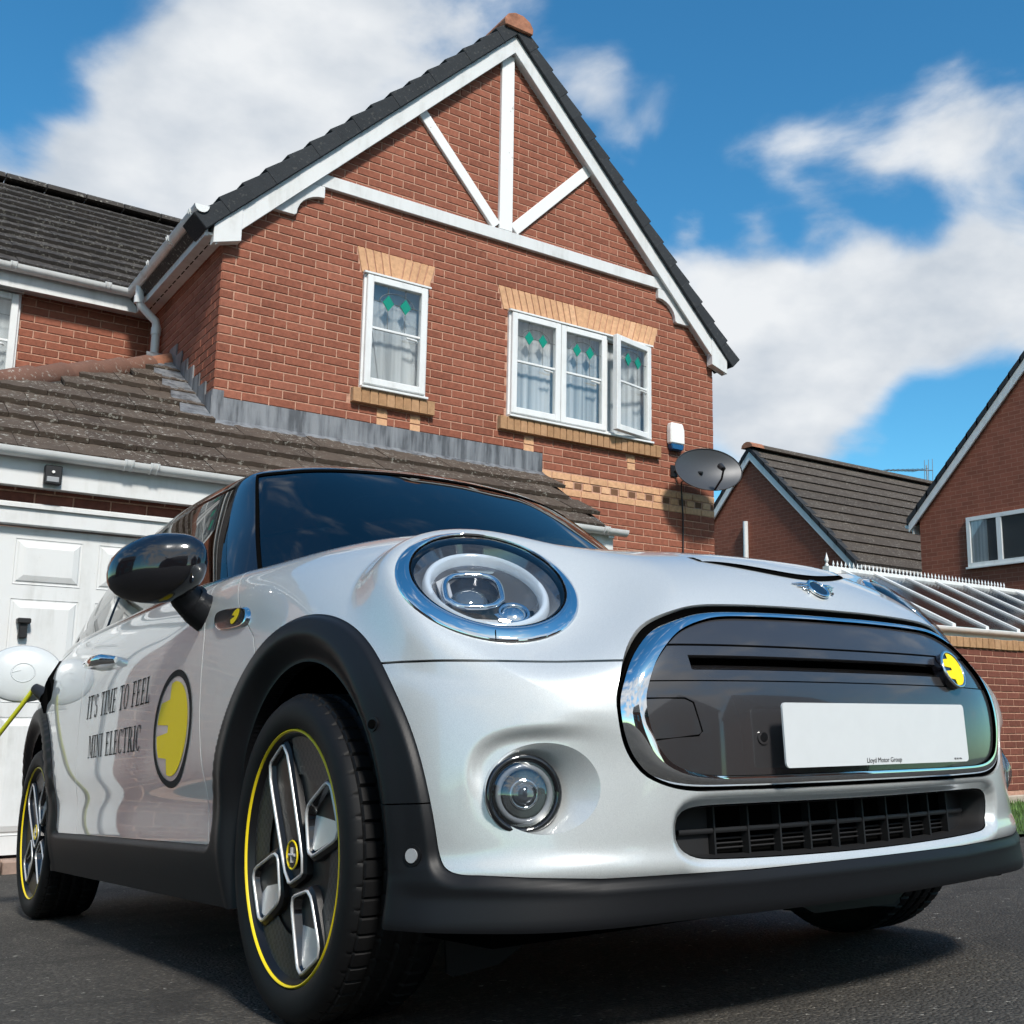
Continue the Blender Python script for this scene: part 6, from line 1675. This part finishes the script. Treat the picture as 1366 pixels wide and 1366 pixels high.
# --- wheels
def lathe(prof_, n, yc, s, mat, name, parent, cx=0., cz=.308, smooth=50, rad=None):
    """revolve (r, y) about the axle; rad(r, y, k) may cut the radius at angle step k"""
    v = []
    for k in range(n):
        a = 2 * math.pi * k / n
        for (r_, y) in prof_:
            q_ = rad(r_, y, k) if rad else r_
            v.append((cx + q_ * math.cos(a), s * (yc + y), cz + q_ * math.sin(a)))
    p = len(prof_)
    f = [(k * p + i, ((k + 1) % n) * p + i, ((k + 1) % n) * p + i + 1, k * p + i + 1) for k in range(n) for i in range(p - 1)]
    m = MB(); m.add(v, f); return m.build(name, mat, parent, smooth=smooth)
def wheel(cx, s):
    cz = .308
    P = [(.222, -.020), (.236, -.010), (.2385, -.003), (.246, .0015), (.262, .0045), (.278, .004), (.289, .000), (.2965, -.008), (.3010, -.016)]
    tread = []
    for (y0, y1) in ((-.018, -.054), (-.062, -.092), (-.100, -.130), (-.138, -.174)):
        tread += [(.2985 if y0 == -.018 else .301, y0 - .0), (.3045 if y0 != -.018 else .3045, y0 - .003), (.3055, (y0 + y1) / 2), (.3045, y1 + .003), (.2975, y1)]
    tail = [(.300, -.178), (.294, -.190), (.27, -.198), (.24, -.19), (.222, -.18)]
    prof_ = P + tread + tail
    NSEG = 480
    def rad(r_, y, k):
        if -.056 < y < -.017 and r_ > .3: return r_ - (.006 if k % 8 == 0 else 0)
        if -.18 < y < -.13 and r_ > .3: return r_ - (.006 if k % 8 == 0 else 0)
        if r_ > .3 and (k + int(-y * 90)) % 10 == 0: return r_ - .004
        return r_
    base = lathe([(.20, -.06), (.215, -.03), (.226, -.012), (.230, -.006), (.2325, -.006)], 72, .847, s, 'rim_black', 'wheel', car, cx)
    lathe(prof_, NSEG, .847, s, 'rubber', 'tyre', base, cx, smooth=35, rad=rad)
    lathe([(.2312, -.008), (.2324, -.0022), (.2342, -.0012), (.2360, -.0022), (.2370, -.007)], 120, .847, s, 'yellow_line', 'yellow_band', base, cx)
    lathe([(.001, -.095), (.13, -.095), (.135, -.10)], 40, .847, s, 'brake_disc', 'brake_disc', base, cx)
    yf = .847 - .012
    rot0 = 0.0 if cx > -1 else .35
    lathe([(.001, -.028), (.10, -.028), (.18, -.026), (.215, -.022), (.231, -.016)], 72, .847, s, 'rim_black', 'rim_disc', base, cx)
    def WP(e, n_, r_, w_, dep):
        return (cx + e[0] * r_ + n_[0] * w_, s * (yf - dep), cz + e[1] * r_ + n_[1] * w_)
    for k in range(4):
        a0 = R(115 + 90 * k) + rot0
        m = MB(); v = []; nA = 14
        for i in range(nA + 1):
            a = a0 + R(17) + R(56) * i / nA
            for r_ in (.226, .19, .150): v.append((cx + r_ * math.cos(a), s * (yf - .006 - (.226 - r_) * .06), cz + r_ * math.sin(a)))
        m.add(v, [(3 * i + q_, 3 * i + 3 + q_, 3 * i + 4 + q_, 3 * i + 1 + q_) for i in range(nA) for q_ in (0, 1)]); m.build('rim_web', 'carbon_weave', base)
    def rounded(P_, it=2):
        for _ in range(it):
            Q_ = []
            for i in range(len(P_)):
                p, q_ = np.array(P_[i]), np.array(P_[(i + 1) % len(P_)]); Q_ += [tuple(p * .87 + q_ * .13), tuple(p * .13 + q_ * .87)]
            P_ = Q_
        return P_
    def scaled(P_, fx_, fw_):
        c0 = np.mean(P_, 0); return [(c0[0] + (p[0] - c0[0]) * fx_, c0[1] + (p[1] - c0[1]) * fw_) for p in P_]
    for k in range(4):
        a = R(115 + 90 * k) + rot0; e = (math.cos(a), math.sin(a)); n_ = (-math.sin(a), math.cos(a))
        if k == 0: O_ = [(-.056, -.044), (-.046, .050), (.216, .060), (.222, -.050)]
        else: O_ = [(.066, -.040), (.088, .056), (.212, .058), (.214, -.060)]
        O2 = rounded(O_); n = len(O2); OUT = scaled(O2, 1.10 if k else 1.05, 1.18)
        I1 = scaled(O2, .93 if k else .97, .90); I2 = scaled(O2, .84 if k else .93, .78)
        v = [WP(e, n_, p[0], p[1], dp) for rg, dp in ((OUT, .016), (scaled(OUT, .985, .97), .005), (O2, .0)) for p in rg]
        m = MB(); m.add(v, [(r_ * n + i, r_ * n + (i + 1) % n, (r_ + 1) * n + (i + 1) % n, (r_ + 1) * n + i) for r_ in range(2) for i in range(n)]); m.build('rim_arm', 'rim_black', base, smooth=30)
        m = MB(); m.tube([WP(e, n_, p[0], p[1], .000) for p in scaled(O2, .97, .95)], .0033, 8, closed=True); m.build('rim_outline', 'rim_silver', base, smooth=60)
        v = [WP(e, n_, p[0], p[1], dp) for rg, dp in ((I1, .002), (I2, .020 if k else .009)) for p in rg]
        m = MB(); m.add(v, [(i, (i + 1) % n, n + (i + 1) % n, n + i) for i in range(n)] + [tuple(n + i for i in range(n))]); m.build('rim_pocket', 'paint_black' if k else 'rim_black', base, smooth=30)
        if k:
            # machined cheek, silver only low in each pocket: sky light painted on its wall
            F_ = scaled(O2, .86, .80); pts3 = [WP(e, n_, p[0], p[1], .0) for p in F_]; zc = np.mean([p[2] for p in pts3]); poly = []
            for i in range(n):
                p, q_ = pts3[i], pts3[(i + 1) % n]; lim = zc + .014
                if p[2] < lim: poly.append(p)
                if (p[2] < lim) != (q_[2] < lim):
                    t = (lim - p[2]) / (q_[2] - p[2]); poly.append(tuple(p[j_] + (q_[j_] - p[j_]) * t for j_ in range(3)))
            zl_ = min(p[2] for p in poly)
            m = MB(); m.add([(p[0], s * (yf - .004 - .013 * (p[2] - zl_) / (zc - zl_ + .014)), p[2]) for p in poly], [tuple(range(len(poly)))]); m.build('rim_lit_cheek', 'rim_silver', base)
    m = MB(); m.tube([(cx, s * (yf - .02), cz), (cx, s * (yf + .001), cz)], .027, 30); capo = m.build('centre_cap', 'paint_black', base, smooth=40)
    m = MB(); m.tube([(cx + .026 * math.cos(t), s * (yf + .0015), cz + .026 * math.sin(t)) for t in [2 * math.pi * k / 30 for k in range(30)]], .0018, 6, closed=True); m.build('cap_ring', 'yellow_line', capo, smooth=60)
    m = MB(); m.tube([(cx - .014, s * (yf + .002), cz), (cx + .014, s * (yf + .002), cz)], .003, 6); m.tube([(cx, s * (yf + .002), cz - .014), (cx, s * (yf + .002), cz + .014)], .003, 6); m.build('cap_emblem', 'rim_silver', capo)
    # wheel well liner
    m = MB(); v = []; nA = 26
    for i in range(nA + 1):
        a = R(-20 + 220 * i / nA)
        v += [(cx + .385 * math.cos(a), s * .775, .325 + .385 * math.sin(a)), (cx + .385 * math.cos(a), s * .48, .325 + .385 * math.sin(a))]
    m.add(v, [(2 * i, 2 * i + 2, 2 * i + 3, 2 * i + 1) for i in range(nA)] + [tuple(2 * i + 1 for i in range(nA + 1))]); m.build('arch_liner', 'void_black', car, smooth=60)
for cx_ in (0.0, -2.495):
    for s in (-1, 1): wheel(cx_, s)
# underside: undertray, deflectors, suspension lumps
m = MB(); m.prism([(.42, .205), (.30, .175), (-.6, .165), (-.6, .20), (.30, .21)], 1, -.60, .60); m.build('undertray', 'rim_black', car)
for s in (-1, 1):
    m = MB(); m.prism([(s * .48, .185), (s * .645, .185), (s * .64, .098), (s * .625, .090), (s * .53, .10), (s * .48, .125)], 0, .24, .246); m.build('air_deflector', 'trim_plastic', car)
m = MB(); m.prism([(.02, .19), (.14, .135), (.40, .13), (.52, .19)], 0, .33, .42); m.build('sump_guard', 'rim_black', car)
# charging lead, hanging from the plug to the ground
cp = CM @ np.array([-2.47, -.93, .82]) + CO
cb = thing('charging_cable', tuple(cp), 'yellow green charging cable hanging from the open flap of the car', 'cable')
cpts = []
for k in range(15):
    t = k / 14; x = -2.44 - .75 * t; y = -.885 - .30 * math.sin(t * 1.6); z = .835 - .82 * t ** .95
    cpts.append(CM @ np.array([x, y, max(z, .012)]) + CO)
m = MB(); m.tube(cpts, .0085, 8); m.build('lead', 'cable_yellow', cb, smooth=60)
m = MB(); a = CM @ np.array([-2.40, -.85, .80]) + CO; b = CM @ np.array([-2.44, -.885, .835]) + CO; m.tube([a, b], [.03, .018], 12); m.build('plug', 'black_plastic', cb, smooth=50)
# ------------------------------------------------------------------ houses across the drive and the road (they show in the paint and glass)
def plain_house(name, x0, x1, y0, y1, eave, ridge, axis, label, face, wins):
    """face = ('x'|'y', coordinate, sign): the facade that carries windows"""
    gz0 = -1.1 if y1 > -13 else -.30
    h = thing(name, ((x0 + x1) / 2, (y0 + y1) / 2, gz0), label, 'house', 'houses around the close')
    m = MB(); m.box((x0, y0, gz0 - .3), (x1, y1, eave)); m.build('wall', 'far_brick', h)
    m = MB()
    if axis == 'x':
        ym = (y0 + y1) / 2; m.prism([(y0 - .3, eave - .1), (y1 + .3, eave - .1), (ym, ridge)], 0, x0 - .15, x1 + .15)
    else:
        xm = (x0 + x1) / 2; m.prism([(x0 - .3, eave - .1), (x1 + .3, eave - .1), (xm, ridge)], 1, y0 - .15, y1 + .15)
    m.build('roof', 'far_tile', h)
    ax_, co, sg = face
    for (a, b_, z0, z1) in wins:
        def bx(a0, a1, zz0, zz1, d0, d1):
            lo, hi = sorted((co + sg * d0, co + sg * d1))
            return ((lo, a0, zz0), (hi, a1, zz1)) if ax_ == 'x' else ((a0, lo, zz0), (a1, hi, zz1))
        m = MB()
        for q_ in (bx(a, a + .08, z0, z1, .002, .05), bx(b_ - .08, b_, z0, z1, .002, .05), bx(a + .08, b_ - .08, z0, z0 + .08, .002, .05), bx(a + .08, b_ - .08, z1 - .08, z1, .002, .05), bx((a + b_) / 2 - .04, (a + b_) / 2 + .04, z0 + .08, z1 - .08, .002, .048)): m.box(*q_)
        w = m.build('window', 'white_upvc', h)
        m = MB(); m.box(*bx(a + .08, b_ - .08, z0 + .08, z1 - .08, .003, .02)); m.build('pane', 'dark_pane', w)
    return h
simple('dark_pane', (.05, .06, .065), .05, coat=1)
plain_house('facing_house', -14, -4.5, -34, -26, 4.9, 8.2, 'x', 'red brick house across the road behind the camera with two upper windows', ('y', -26, 1), ((-12.6, -10.8, 2.6, 3.9), (-8, -6.2, 2.6, 3.9), (-12.6, -10.8, .3, 1.7)))
plain_house('facing_house', 0, 8.5, -35, -27, 4.9, 8.0, 'y', 'red brick house across the road with its gable turned to the drive', ('y', -27, 1), ((1.2, 3.0, 2.6, 3.9), (5.5, 7.2, 2.6, 3.9), (5.0, 7.4, .2, 1.8)))
plain_house('facing_house', 12, 21, -33, -25, 4.9, 8.3, 'x', 'red brick house across the road at the far end of the row', ('y', -25, 1), ((13.5, 15.2, 2.6, 3.9), (17.5, 19.2, 2.6, 3.9)))
plain_house('flanking_house', -25, -16.5, -8.5, 1.5, 4.6, 7.6, 'y', 'red brick house flanking the drive beyond the garage', ('x', -16.5, 1), ((-7.2, -5.4, 2.2, 3.5), (-3.0, -1.4, 2.2, 3.5), (-7.0, -4.6, -.2, 1.4), (-2.6, -1.6, -1.0, 1.1)))
